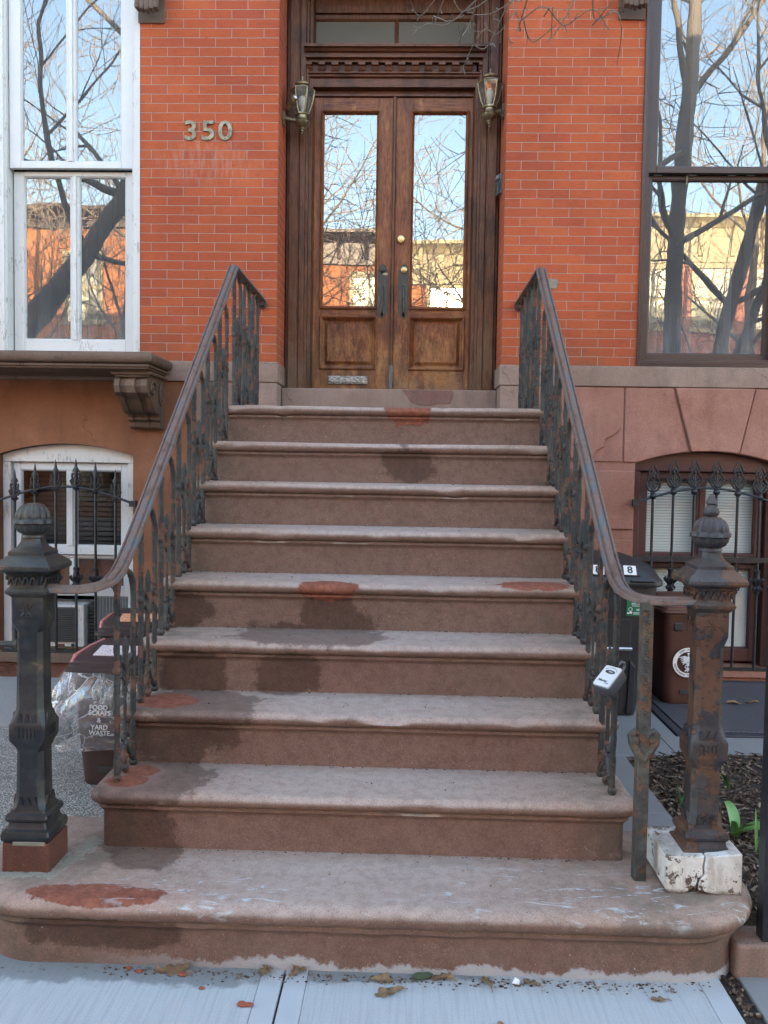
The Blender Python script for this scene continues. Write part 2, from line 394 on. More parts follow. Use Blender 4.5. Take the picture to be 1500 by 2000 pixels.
@mat
def chipped_white_stone(n):
    f = n.noise(45, 6, 0.7); g = n.noise(9, 5, 0.7)
    c = n.mix(f, (0.50, 0.49, 0.44), (0.74, 0.73, 0.69))
    c = n.mix(n.step(n.noise(5, 4), 0.4, 0.75), c, (0.46, 0.42, 0.33))
    bare = n.step(g, 0.56, 0.585)
    z = n.sep(n.pos)[2]
    low = n.step(n.math('ADD', z, n.math('MULTIPLY', g, 0.06)), 0.262, 0.245)
    c = n.mix(n.math('MAXIMUM', bare, low), c, n.mix(f, (0.055, 0.045, 0.04), (0.16, 0.10, 0.075)))
    dk = n.math('MULTIPLY', n.step(n.sep(n.nrm)[2], 0.4, 0.9), n.step(n.noise(10, 5, 0.7), 0.40, 0.62)); c = n.mix(n.math('MULTIPLY', dk, 0.6), c, (0.20, 0.17, 0.13))
    dr = n.math('MULTIPLY', n.step(n.noise(14, 6, 0.75, n.stretch((1.5, 1.5, 0.4))), 0.50, 0.66), 0.55); c = n.mix(dr, c, (0.27, 0.25, 0.20))
    c = n.mix(n.step(n.noise(120, 2), 0.68, 0.71), c, (0.07, 0.06, 0.05))
    n.out(c, 0.8, 0, n.bump(n.math('SUBTRACT', f, n.math('MULTIPLY', bare, 1.5)), 0.6, 0.004), 0.3)

def iron(name, paint, rust, cover, sc=14.0, lump=0.5, rough=0.55, dust=(0.20, 0.17, 0.12), dustf=0.3):
    """old paint over rusty cast iron; cover = share of rust"""
    m = bpy.data.materials.new(name); n = NT(m)
    f = n.noise(sc, 6, 0.68); h = n.noise(sc*7, 4, 0.6); g = n.noise(sc*2.6, 4, 0.6)
    thr = 0.5+(0.5-cover)*0.36; msk = n.step(f, thr-0.012, thr+0.022)
    pc = n.mix(n.step(g, 0.4, 0.7), paint, tuple(x*1.6+0.006 for x in paint))
    rc = n.mix(g, tuple(x*0.55 for x in rust), tuple(min(1, x*1.25) for x in rust))
    rc = n.mix(n.step(h, 0.5, 0.75), rc, tuple(x*0.4 for x in rust))
    c = n.mix(msk, pc, rc)
    up = n.step(n.sep(n.nrm)[2], 0.1, 0.9)
    c = n.mix(n.math('MULTIPLY', n.step(n.noise(6, 5, 0.7), 0.42, 0.7), dustf), c, dust)
    c = n.mix(n.math('MULTIPLY', up, 0.18), c, dust)
    ht = n.math('ADD', n.math('MULTIPLY', h, 0.5), n.math('ADD', n.math('MULTIPLY', g, 0.6), n.math('MULTIPLY', msk, -0.7)))
    n.out(c, n.math('ADD', rough, n.math('MULTIPLY', msk, 0.25)), 0.0, n.bump(ht, lump, 0.004), 0.4); MATS[name] = m
    return m
iron('black_newel_iron', (0.011, 0.012, 0.015), (0.12, 0.065, 0.040), 0.12, 9, 0.55, 0.40, (0.075, 0.068, 0.045), 0.6)
iron('rusty_newel_iron', (0.022, 0.023, 0.028), (0.105, 0.052, 0.031), 0.50, 8, 1.0, 0.5, (0.16, 0.12, 0.075), 0.25)
iron('baluster_iron', (0.018, 0.019, 0.019), (0.13, 0.060, 0.040), 0.36, 16, 0.9, 0.62, (0.12, 0.105, 0.075), 0.35)
iron('rusty_post_iron', (0.04, 0.04, 0.036), (0.125, 0.066, 0.040), 0.46, 13, 0.9, 0.6, (0.15, 0.135, 0.09), 0.5)
iron('guard_iron', (0.012, 0.013, 0.015), (0.06, 0.04, 0.03), 0.05, 12, 0.3, 0.40, (0.05, 0.05, 0.05), 0.2)
@mat
def worn_rail(n):
    f = n.noise(11, 6, 0.7, n.stretch((2.2, 1, 1))); g = n.noise(60, 4, 0.6)
    c = n.mix(n.step(f, 0.36, 0.46), (0.100, 0.064, 0.050), (0.14, 0.098, 0.080))
    c = n.mix(n.step(f, 0.53, 0.60), c, (0.095, 0.108, 0.116))
    c = n.mix(n.step(n.noise(23, 5, 0.7), 0.58, 0.64), c, (0.075, 0.058, 0.052))
    c = n.mix(n.math('MULTIPLY', n.step(g, 0.45, 0.75), 0.4), c, (0.18, 0.145, 0.13))
    n.out(c, 0.5, 0.0, n.bump(n.math('ADD', f, g), 0.35, 0.002), 0.3)

def wood(name, a, b, dark, wear, vec=(9, 9, 0.9), wearf=0.5, rough=0.38):
    m = bpy.data.materials.new(name); n = NT(m)
    st = n.noise(9, 7, 0.68, n.stretch(vec), 0.6); gr = n.noise(34, 4, 0.6, n.stretch(vec))
    c = n.ramp(st, [(0.28, dark), (0.45, a), (0.62, b), (0.8, a)])
    c = n.mix(n.math('MULTIPLY', n.step(gr, 0.5, 0.72), 0.55), c, dark)
    z = n.sep(n.pos)[2]
    low = n.math('ADD', n.math('MULTIPLY', n.step(z, 2.75, 2.1), 0.24), n.noise(5, 6, 0.72, n.stretch((1.6, 1.6, 0.6))))
    c = n.mix(n.math('MULTIPLY', n.math('MULTIPLY', n.step(low, 0.60, 0.72), n.step(gr, 0.35, 0.5)), wearf), c, wear)
    gry = n.math('MULTIPLY', n.step(z, 2.35, 2.08), n.step(n.noise(7, 5), 0.4, 0.65))
    c = n.mix(n.math('MULTIPLY', gry, 0.5*wearf+0.1), c, (0.15, 0.125, 0.085))
    bl = n.noise(2.6, 6, 0.72, n.stretch((1.6, 1.6, 0.75)))
    c = n.mix(n.math('MULTIPLY', n.step(bl, 0.49, 0.63), 0.72), c, n.mix(1.0, c, (0.34, 0.30, 0.28), 'MULTIPLY'))
    c = n.mix(n.math('MULTIPLY', n.step(bl, 0.45, 0.32), 0.40*wearf+0.1), c, wear)
    n.out(c, n.math('ADD', rough, n.math('MULTIPLY', gr, 0.2)), 0, n.bump(n.math('ADD', st, n.math('MULTIPLY', gr, 0.5)), 0.25, 0.002), 0.32); MATS[name] = m
    return m
wood('varnished_wood', (0.132, 0.039, 0.011), (0.235, 0.079, 0.021), (0.048, 0.016, 0.007), (0.36, 0.17, 0.058), wearf=0.62)
wood('rail_wood', (0.132, 0.039, 0.011), (0.235, 0.079, 0.021), (0.048, 0.016, 0.007), (0.36, 0.17, 0.058), (0.9, 9, 9), 0.7)
wood('frame_wood', (0.082, 0.029, 0.011), (0.135, 0.050, 0.018), (0.028, 0.011, 0.006), (0.16, 0.10, 0.06), wearf=0.45)
wood('cornice_wood', (0.090, 0.031, 0.013), (0.135, 0.048, 0.019), (0.035, 0.014, 0.009), (0.16, 0.10, 0.06), (0.9, 9, 9), 0.2)
def paintwood(name, col, bare, amt, rough=0.5):
    m = bpy.data.materials.new(name); n = NT(m)
    g = n.noise(30, 5, 0.7, n.stretch((3, 3, 0.5))); f = n.noise(6, 5, 0.7)
    c = n.mix(f, tuple(x*0.86 for x in col), col)
    k = n.math('MULTIPLY', n.step(f, 0.62-amt, 0.70-amt), n.step(g, 0.50, 0.58))
    c = n.mix(k, c, bare)
    n.out(c, rough, 0, n.bump(n.math('SUBTRACT', g, k), 0.2, 0.0015), 0.4); MATS[name] = m
    return m
paintwood('white_paint', (0.62, 0.63, 0.62), (0.36, 0.33, 0.29), 0.02)
paintwood('weathered_white_paint', (0.60, 0.60, 0.575), (0.33, 0.32, 0.29), 0.09)
paintwood('maroon_paint', (0.085, 0.036, 0.032), (0.12, 0.075, 0.065), 0.02, 0.4)
paintwood('brown_paint', (0.055, 0.033, 0.028), (0.10, 0.07, 0.06), 0.02, 0.38)

def glass(name, refl, tint, wav=0.02):
    m = bpy.data.materials.new(name); n = NT(m)
    gl = n.node('BsdfGlossy'); tr = n.node('BsdfTransparent'); mx = n.node('MixShader'); o = n.node('OutputMaterial')
    gl.inputs['Color'].default_value = (0.98, 0.98, 0.98, 1); gl.inputs['Roughness'].default_value = 0.004; tr.inputs['Color'].default_value = tint+(1,)
    b = n.bump(n.noise(1.6, 2, 0.5), wav, 0.05); n.set(gl.inputs['Normal'], b)
    lw = n.node('LayerWeight'); lw.inputs[0].default_value = 0.25
    if refl > 0.05:          # dusty old panes: a thin pale film over the glass
        df = n.node('BsdfDiffuse'); df.inputs[0].default_value = (0.55, 0.57, 0.58, 1); m2 = n.node('MixShader')
        P = n.sep(n.pos); low = n.math('MULTIPLY', n.step(P[2], 2.75, 2.2), n.step(n.noise(6, 5, 0.7, n.stretch((2.5, 1, 0.5))), 0.3, 0.65))
        n.set(m2.inputs[0], n.math('ADD', n.math('MULTIPLY', low, 0.16), n.math('ADD', 0.045, n.math('MULTIPLY', n.noise(4, 5, 0.7), 0.06))))
        n.t.links.new(tr.outputs[0], m2.inputs[1]); n.t.links.new(df.outputs[0], m2.inputs[2]); tr = m2
    f = n.math('ADD', n.math('MULTIPLY', lw.outputs['Fresnel'], 0.6 if refl > 0.08 else 0.2), refl, clamp=True)
    n.set(mx.inputs[0], f); n.t.links.new(tr.outputs[0], mx.inputs[1]); n.t.links.new(gl.outputs[0], mx.inputs[2]); n.t.links.new(mx.outputs[0], o.inputs[0])
    MATS[name] = m
    return m
glass('window_glass', 0.105, (0.72, 0.75, 0.75), 0.028); glass('door_glass', 0.125, (0.6, 0.62, 0.6), 0.012); glass('basement_glass', 0.012, (0.95, 0.96, 0.96))
glass('lantern_glass', 0.07, (0.80, 0.79, 0.74), 0.0); pass

@mat
def transom_glass(n):
    f = n.noise(3, 4); n.out(n.mix(f, (0.075, 0.068, 0.050), (0.105, 0.096, 0.072)), 0.55, 0, None, 0.3)  # opaque olive colour stands in for the dark underside the panes reflect
@mat
def sidewalk_concrete(n):
    P = n.sep(n.pos)
    br = n.noise(1.0, 3, 0.6, n.stretch((85, 3, 1)), 0.0); f = n.noise(120, 4, 0.6); g = n.noise(2.2, 5, 0.65)
    c = n.mix(g, (0.345, 0.37, 0.375), (0.44, 0.465, 0.47))
    c = n.mix(n.step(n.noise(260, 3, 0.7), 0.40, 0.60), n.mix(1.0, c, (0.90, 0.90, 0.90), 'MULTIPLY'), n.mix(1.0, c, (1.06, 1.06, 1.06), 'MULTIPLY'))
    c = n.mix(n.math('MULTIPLY', n.step(br, 0.44, 0.64), 0.40), c, (0.26, 0.285, 0.295))
    c = n.mix(n.step(f, 0.66, 0.71), c, (0.27, 0.28, 0.28))
    c = n.mix(n.math('MULTIPLY', n.step(n.noise(1.3, 6, 0.75), 0.48, 0.66), 0.30), c, (0.34, 0.35, 0.345))
    c = n.mix(n.step(n.noise(38, 3, 0.6), 0.745, 0.765), c, (0.12, 0.11, 0.10))
    c = n.mix(n.math('MULTIPLY', n.step(n.noise(11, 4, 0.6), 0.66, 0.70), 0.22), c, (0.24, 0.25, 0.25))
    w1 = n.math('MULTIPLY', n.math('SUBTRACT', n.noise(7, 5, 0.65), 0.5), 1.4)
    wet = n.math('MAXIMUM', n.ell((-0.76, -3.15, 0), (0.62, 0.12, 0.2), w1, 0.25), n.ell((-0.05, -3.17, 0), (0.40, 0.055, 0.2), w1, 0.3))
    wet = n.math('MAXIMUM', wet, n.ell((-0.215, -3.22, 0), (0.035, 0.14, 0.2), w1, 0.3))
    c = n.mix(n.math('MULTIPLY', wet, 0.75), c, (0.155, 0.165, 0.165))
    edge = n.step(n.math('ABSOLUTE', n.math('SUBTRACT', P[1], -3.20)), 0.05, 0.0)
    dirt = n.math('MULTIPLY', edge, n.step(n.noise(35, 5, 0.7), 0.56, 0.62))
    c = n.mix(dirt, c, (0.11, 0.085, 0.06))
    n.out(c, 0.8, 0, n.bump(n.math('ADD', br, n.math('MULTIPLY', f, 0.5)), 0.12, 0.003), 0.35)
@mat
def smooth_concrete(n):
    g = n.noise(5, 5, 0.65); c = n.mix(g, (0.34, 0.365, 0.38), (0.43, 0.455, 0.465))
    n.out(c, 0.7, 0, n.bump(n.noise(90, 4), 0.15, 0.002), 0.35)
@mat
def aggregate(n):
    v = n.vor(165, None, 'F1', 'Color'); d = n.vor(165); g = n.noise(1.5, 4)
    r = n.math('MULTIPLY', n.sep(v)[0], 1.0)
    c = n.ramp(r, [(0.0, (0.18, 0.165, 0.135)), (0.25, (0.38, 0.35, 0.29)), (0.6, (0.60, 0.56, 0.47)), (0.85, (0.80, 0.76, 0.66)), (1.0, (0.28, 0.22, 0.16))])
    c = n.mix(n.step(d, 0.35, 0.6), c, (0.14, 0.13, 0.115))
    c = n.mix(n.math('MULTIPLY', g, 0.25), c, (0.16, 0.15, 0.14))
    n.out(c, 0.85, 0, n.bump(n.math('SUBTRACT', 1.0, d), 0.8, 0.006), 0.3)
simple('old_asphalt', (0.30, 0.285, 0.26), 0.9, 0, 0.35, 60, 0.6, 0.006)
simple('bluestone', (0.20, 0.208, 0.205), 0.7, 0, 0.16, 9, 0.2, 0.003)
simple('soil', (0.035, 0.026, 0.020), 0.95, 0, 0.4, 40, 0.8, 0.02)
simple('street_asphalt', (0.05, 0.05, 0.052), 0.9, 0, 0.2, 60, 0.5, 0.006)
simple('far_concrete', (0.36, 0.35, 0.33), 0.85, 0, 0.12, 6, 0.2, 0.004)
simple('mortar_crumb', (0.22, 0.20, 0.155), 0.9, 0, 0.3, 60, 0.6, 0.004)
@mat
def mulch(n):
    o = n.node('ObjectInfo'); v = n.vor(60, None, 'F1', 'Color'); f = n.noise(40, 4, 0.6)
    c = n.ramp(n.sep(v)[0], [(0.0, (0.040, 0.027, 0.018)), (0.5, (0.105, 0.072, 0.050)), (0.8, (0.19, 0.14, 0.10)), (1.0, (0.33, 0.27, 0.20))])
    n.out(n.mix(f, c, n.mix(1.0, c, (0.5, 0.5, 0.5), 'MULTIPLY')), 0.9, 0, None, 0.2)
@mat
def tread_plate(n):
    P = n.sep(n.pos); u = n.math('MULTIPLY', P[0], 36.0); v = n.math('MULTIPLY', P[1], 36.0)
    a = n.math('SINE', n.math('MULTIPLY', n.math('ADD', u, v), 3.1416)); b = n.math('SINE', n.math('MULTIPLY', n.math('SUBTRACT', u, v), 3.1416))
    h = n.step(n.math('MULTIPLY', a, b), 0.35, 0.7); g = n.noise(5, 5, 0.7)
    c = n.mix(g, (0.050, 0.056, 0.068), (0.105, 0.112, 0.122))
    c = n.mix(n.math('MULTIPLY', h, 0.5), c, (0.15, 0.155, 0.165))
    n.out(c, 0.42, 0.25, n.bump(n.math('ADD', h, n.math('MULTIPLY', n.noise(90, 3), 0.3)), 0.5, 0.004), 0.5)
simple('hatch_frame', (0.045, 0.05, 0.06), 0.5, 0.2, 0.25, 25, 0.2, 0.002)
@mat
def antique_brass(n):
    f = n.noise(22, 5, 0.65); c = n.mix(n.step(f, 0.35, 0.7), (0.13, 0.105, 0.060), (0.34, 0.285, 0.175))
    up = n.step(n.sep(n.nrm)[2], 0.2, 0.9); c = n.mix(n.math('MULTIPLY', up, 0.5), c, (0.36, 0.31, 0.21))
    n.out(c, 0.40, 0.65, n.bump(f, 0.12, 0.001), 0.5)
@mat
def pewter(n):
    f = n.noise(16, 6, 0.7); c = n.mix(n.step(f, 0.35, 0.65), (0.12, 0.105, 0.070), (0.27, 0.235, 0.155)); n.out(c, 0.42, 0.5, n.bump(f, 0.15, 0.001), 0.5)
@mat
def mottled_zinc(n):
    f = n.noise(45, 6, 0.75, n.stretch((1, 1, 2))); c = n.mix(n.step(f, 0.42, 0.62), (0.11, 0.12, 0.12), (0.36, 0.385, 0.385)); n.out(c, 0.38, 0.55, n.bump(f, 0.4, 0.002), 0.5)
simple('black_plate', (0.022, 0.022, 0.022), 0.36, 0.3, 0.25, 30, 0.1, 0.001)
simple('bright_brass', (0.46, 0.36, 0.17), 0.28, 0.8, 0.15, 30, 0.05, 0.001)
simple('steel', (0.55, 0.56, 0.56), 0.25, 0.9, 0.1, 30, 0.05, 0.001)
simple('grey_plastic', (0.115, 0.12, 0.125), 0.45, 0, 0.1, 30, 0.1, 0.001)
simple('black_plastic', (0.019, 0.020, 0.022), 0.48, 0, 0.22, 30, 0.12, 0.001)
simple('brown_plastic', (0.050, 0.030, 0.026), 0.66, 0, 0.22, 40, 0.15, 0.001, 0.25)
simple('red_brown_plastic', (0.085, 0.032, 0.020), 0.50, 0, 0.18, 40, 0.12, 0.001)
simple('pink_plastic', (0.55, 0.20, 0.18), 0.5, 0, 0.1, 30, 0.0)
simple('white_ink', (0.74, 0.74, 0.72), 0.6, 0, 0.08, 50, 0.0)
simple('black_ink', (0.02, 0.02, 0.02), 0.6, 0, 0.05, 50, 0.0)
simple('green_label', (0.015, 0.145, 0.062), 0.5, 0, 0.08, 30, 0.0)
simple('pale_face_plate', (0.60, 0.64, 0.65), 0.35, 0, 0.05, 40, 0.03, 0.001)
simple('lock_body', (0.060, 0.065, 0.075), 0.5, 0, 0.1, 60, 0.1, 0.001)
@mat
def paper_notice(n):
    f = n.noise(90, 3, 0.7, n.stretch((2, 0.6, 1))); n.out(n.mix(n.step(f, 0.56, 0.60), (0.60, 0.50, 0.48), (0.25, 0.18, 0.19)), 0.8)
@mat
def orange_notice(n):
    f = n.noise(60, 3, 0.7); n.out(n.mix(n.step(f, 0.56, 0.62), (0.62, 0.25, 0.12), (0.70, 0.46, 0.34)), 0.8)
@mat
def clear_bag(n):
    tr = n.node('BsdfTransparent'); gl = n.node('BsdfGlossy'); df = n.node('BsdfDiffuse'); m1 = n.node('MixShader'); m2 = n.node('MixShader'); o = n.node('OutputMaterial')
    tr.inputs[0].default_value = (0.97, 0.975, 0.98, 1); gl.inputs['Roughness'].default_value = 0.20; gl.inputs['Color'].default_value = (1, 1, 1, 1); df.inputs[0].default_value = (0.78, 0.81, 0.84, 1)
    h = n.noise(9, 4, 0.55, None, 2.2); cr = n.vor(7.5, n.vmath('ADD', n.pos, n.vmath('MULTIPLY', n.comb(h, h, h), (0.12, 0.12, 0.12))), 'DISTANCE_TO_EDGE'); b = n.bump(n.math('ADD', h, n.math('MULTIPLY', n.step(cr, 0.0, 0.30), 0.7)), 0.42, 0.030); n.set(gl.inputs['Normal'], b)
    lw = n.node('LayerWeight'); lw.inputs[0].default_value = 0.42; n.set(lw.inputs['Normal'], b)
    n.set(m1.inputs[0], n.math('ADD', 0.085, n.math('MULTIPLY', n.math('MAXIMUM', n.math('MULTIPLY', n.step(h, 0.52, 0.72), 0.5), n.step(cr, 0.035, 0.0)), 0.40))); n.t.links.new(tr.outputs[0], m1.inputs[1]); n.t.links.new(df.outputs[0], m1.inputs[2])  # white diffuse on creases and folds paints in the film's crinkle highlights
    n.set(m2.inputs[0], n.math('ADD', n.math('MULTIPLY', n.math('POWER', lw.outputs['Facing'], 1.6), 0.9), 0.07, clamp=True)); n.t.links.new(m1.outputs[0], m2.inputs[1]); n.t.links.new(gl.outputs[0], m2.inputs[2]); n.t.links.new(m2.outputs[0], o.inputs[0])
@mat
def dry_leaf(n):
    f = n.noise(60, 4); g = n.noise(8, 3); c = n.mix(f, (0.19, 0.115, 0.055), (0.36, 0.24, 0.12)); n.out(n.mix(g, c, (0.13, 0.08, 0.045)), 0.7)
@mat
def green_leaf(n):
    f = n.noise(20, 4, 0.6, n.stretch((5, 5, 1))); p = n.out(n.mix(f, (0.075, 0.20, 0.045), (0.16, 0.33, 0.10)), 0.42)
simple('dull_green', (0.06, 0.085, 0.045), 0.8, 0, 0.4, 60, 0.3, 0.002)
simple('brick_crumb', (0.27, 0.075, 0.04), 0.9, 0, 0.3, 80, 0.3, 0.002)
@mat
def bark(n):
    f = n.noise(16, 6, 0.7, n.stretch((2.2, 2.2, 0.5))); n.out(n.mix(f, (0.10, 0.088, 0.075), (0.27, 0.24, 0.205)), 0.9, 0, n.bump(f, 0.7, 0.03), 0.2)
simple('twig_bark', (0.17, 0.135, 0.105), 0.8, 0, 0.25, 20, 0.0)
simple('near_twig_bark', (0.19, 0.155, 0.125), 0.8, 0, 0.35, 60, 0.0)
simple('sunlit_twig_bark', (0.30, 0.25, 0.20), 0.8, 0, 0.25, 20, 0.0)  # paler copy of the twig colour, with sunlight on far crowns painted in
simple('interior_shade', (0.030, 0.028, 0.026), 0.9, 0, 0.2, 3, 0.0)  # near-black colour puts the unlit room's shade on its walls and floor
simple('room_shade_curtain', (0.035, 0.036, 0.040), 0.9, 0, 0.25, 8, 0.0)  # dark tone carries the shade of the room behind the left window
simple('net_curtain', (0.30, 0.30, 0.29), 0.9, 0, 0.12, 30, 0.0)
simple('blind_slat', (0.78, 0.82, 0.78), 0.5, 0, 0.05, 20, 0.0)
simple('louvre_metal', (0.052, 0.054, 0.056), 0.5, 0.2, 0.25, 60, 0.15, 0.001)
simple('pleated_vinyl', (0.27, 0.28, 0.27), 0.6, 0, 0.12, 40, 0.1, 0.001)
simple('bulb_glass', (0.60, 0.60, 0.56), 0.25, 0, 0.05, 20, 0.0)
simple('tar_roof', (0.06, 0.06, 0.06), 0.9, 0, 0.2, 5, 0.0)
simple('cream_paint', (0.40, 0.35, 0.22), 0.6, 0, 0.10, 12, 0.1, 0.002)
simple('sage_blind', (0.50, 0.52, 0.42), 0.7, 0, 0.10, 10, 0.0)
def farbrick(name, tints, mort):
    m = bpy.data.materials.new(name); n = NT(m)
    col, mor, mm, st = brick_nodes(n, tints, mort, 0.075, 0.225, 0.0, 0.006, 0.3)
    n.out(n.mix(mm, col, mor), 0.85); MATS[name] = m
farbrick('orange_far_brick', [(0, (0.40, 0.13, 0.04)), (0.5, (0.50, 0.18, 0.055)), (1, (0.44, 0.15, 0.05))], (0.36, 0.25, 0.16))
farbrick('red_far_brick', [(0, (0.34, 0.10, 0.06)), (0.5, (0.42, 0.14, 0.085)), (1, (0.37, 0.12, 0.075))], (0.46, 0.40, 0.34))
m_ = MATS
# ---------------------------------------------------------------- the photographed house
L0, T, Z1, RS = 1.065, 0.2555, 1.8348, 0.2026
def sy(k): return -L0-(k-1)*T           # riser face of step k (1 = landing edge)
def sz(k): return Z1-(k-1)*RS           # tread height
house = thing('brick_townhouse', 'orange brick townhouse on a brownstone basement with tall double doors up a stoop', 'house', (0, 0, 0))
ROOF = 9.2
b = MB()
XS = [-16, -2.80, -1.660, -0.748, 0.737, 1.616, 2.535, 16]  # outer ends are out of view, widened so the row blocks the sun
for x0, x1 in ((XS[0], XS[1]), (XS[2], XS[3]), (XS[4], XS[5]), (XS[6], XS[7])): b.box(x0, x1, 0, 0.36, 2.20, 5.4)
b.box(XS[0], XS[7], 0, 0.36, 5.4, ROOF)
b.box(XS[3], XS[4], 0, 0.36, 4.86, 5.4)
b.build('brick_wall', m_['brick'], house)
b = MB(); b.box(-16, 16, 0.36, 9, ROOF-0.25, ROOF-0.05); b.build('roof', m_['tar_roof'], house)  # unseen depth of the house, added to block the low sun
b = MB(); b.box(-16, 16, -0.45, 0.3, ROOF, ROOF+0.35); b.box(-16, 16, -0.25, 0.0, ROOF-0.5, ROOF); b.build('cornice', m_['brown_paint'], house, bevel=0.02)
b = MB(); b.box(-16, 16, 8.7, 9, 0, ROOF); b.box(-16, -15.7, 0.36, 8.7, 0, ROOF-0.25); b.box(15.7, 16, 0.36, 8.7, 0, ROOF-0.25); b.build('sun_blocking_wall', m_['orange_far_brick'], house)  # unseen back and end walls, added to keep the low sun out
b = MB(); b.box(-15.7, 15.7, 1.6, 1.7, 0, ROOF-0.3); b.build('interior_wall', m_['interior_shade'], house)
b = MB(); b.box(-15.7, 15.7, 0.36, 1.6, 1.98, 2.04); b.build('interior_floor', m_['interior_shade'], house)

def arch_pts(x0, x1, zs, za, n=14):
    """segmental arch from x0 to x1"""
    w_ = (x1-x0)/2; h = za-zs; rad = (w_*w_+h*h)/(2*h); cx = (x0+x1)/2; cz = za-rad; a0 = math.asin(w_/rad)
    return [(cx+rad*math.sin(-a0+2*a0*i/n), cz+rad*math.cos(-a0+2*a0*i/n)) for i in range(n+1)]
AL0, AL1, AR0, AR1 = -2.62, -1.705, 1.630, 2.575
def base_wall(name, m, x0, x1, o0, o1, zs, za, zbot):
    b = MB(); ar = arch_pts(o0, o1, zs, za)
    b.prism([(x0, -0.2), (o0, -0.2), (o0, 2.062), (x0, 2.062)], 'y', 0, 0.34)
    b.prism([(o1, -0.2), (x1, -0.2), (x1, 2.062), (o1, 2.062)], 'y', 0, 0.34)
    b.prism(ar+[(o1, 2.062), (o0, 2.062)], 'y', 0, 0.34)
    b.box(o0, o1, 0.0, 0.34, -0.2, zbot)
    return b.build(name, m, house, weld=True)
base_wall('basement_wall', m_['orange_brownstone'], -16, -0.748, AL0, AL1, 1.565, 1.640, 0.165)
base_wall('basement_wall', m_['pink_brownstone'], 0.737, 16, AR0, AR1, 1.565, 1.648, 0.20)
# belt course below the brick, returned into the doorway
b = MB()
for x0, x1, xr in ((-16, -0.735, -1), (0.724, 16, 1)):
    b.box(x0, x1, -0.018, 0.30, 2.064, 2.198)
b.build('belt_course', m_['grey_brownstone'], house, bevel=0.006)
b = MB()
b.box(-1.30, -0.742, -0.012, 0.20, 1.80, 2.063); b.build('door_pier_base', m_['grey_brownstone'], house, bevel=0.006); b = MB(); b.box(0.731, 0.90, -0.012, 0.20, 1.80, 2.063); b.build('door_pier_base', m_['grey_brownstone'], house, bevel=0.006)
pass
b = MB(); b.box(-0.742, 0.731, 0.20, 0.60, 1.80, 2.050); b.build('threshold', m_['grey_brownstone'], house, bevel=0.008)
# darker mortar repair on the threshold face
b = MB()
pts = [(0.085, 2.046), (0.12, 2.005), (0.145, 1.965), (0.20, 1.945), (0.27, 1.94), (0.33, 1.955), (0.38, 1.950), (0.415, 1.958), (0.43, 1.99), (0.435, 2.03), (0.43, 2.046)]
b.prism(pts, 'y', 0.196, 0.21); b.build('threshold_patch', m_['sill_patch'], house, bevel=0.002)
# dressed stone panels right of the stoop
b = MB()
def ypr(pts, y0=-0.016): b.prism(pts, 'y', y0, 0.05)
ar = arch_pts(AR0, AR1, 1.567, 1.650, 40)
def arc_between(xa, xb): return [p for p in ar if xa < p[0] < xb]
ypr([(0.90, 1.572), (1.543, 1.572), (1.543, 2.060), (0.90, 2.060)], -0.010)
ypr([(1.550, 1.572), (1.630, 1.572)]+arc_between(1.65, 1.975)+[(1.978, 1.640), (1.864, 2.060), (1.550, 2.060)], -0.012)
ypr([(1.986, 1.645)]+arc_between(1.99, 2.29)+[(2.296, 1.640), (2.386, 2.060), (1.872, 2.060)], -0.030)
ypr([(2.304, 1.638)]+arc_between(2.31, 2.56)+[(2.575, 1.572), (4.2, 1.572), (4.2, 2.060), (2.394, 2.060)], -0.012)
for z0, z1 in ((1.128, 1.515), (0.66, 1.060), (0.22, 0.60)):
    b.prism([(0.90, z0), (1.626, z0), (1.626, z1), (0.90, z1)], 'y', -0.016, 0.05)
    b.prism([(2.579, z0), (4.2, z0), (4.2, z1), (2.579, z1)], 'y', -0.016, 0.05)
b.build('dressed_stone_facing', m_['pink_brownstone'], house, bevel=0.007)
# ogee shaped cheek stone beside the stoop
def bez(p0, p1, p2, p3, n=8): return [tuple(((1-t)**3)*a+3*t*(1-t)**2*b_+3*t*t*(1-t)*c+t**3*d for a, b_, c, d in zip(p0, p1, p2, p3)) for t in [i/n for i in range(n+1)]]
og = [(0.90, 2.058)]+bez((1.345, 2.058), (1.36, 1.98), (1.40, 1.965), (1.428, 1.935))+[(1.428, 1.905)]+bez((1.430, 1.902), (1.50, 1.90), (1.55, 1.80), (1.485, 1.755))+bez((1.48, 1.752), (1.45, 1.735), (1.435, 1.73), (1.42, 1.715))[1:]+[(1.42, 1.675)]+bez((1.418, 1.672), (1.39, 1.66), (1.36, 1.645), (1.345, 1.60))+[(0.90, 1.576)]
b = MB(); b.prism(og, 'y', -0.028, -0.0095); b.build('cheek_stone', m_['pink_brownstone'], house, bevel=0.004)
# sill stones of the basement windows
b = MB(); b.box(-2.75, -1.62, -0.06, 0.30, 0.165, 0.232); b.build('basement_sill', m_['dark_brownstone'], house, bevel=0.006)
b = MB(); b.box(1.60, 2.75, -0.05, 0.30, 0.165, 0.215); b.box(1.62, 2.75, -0.02, 0.0, 0.115, 0.165); b.build('basement_sill', m_['pink_brownstone'], house, bevel=0.006)
b = MB(); b.box(1.50, 4.2, -0.035, 0.0, 0.045, 0.113); b.build('plinth_strip', m_['black_plastic'], house, bevel=0.004)
b = MB(); b.box(-4.2, -0.90, -0.030, 0.0, -0.1, 0.160); b.build('plinth_strip', m_['red_plinth_stone'], house, bevel=0.006)

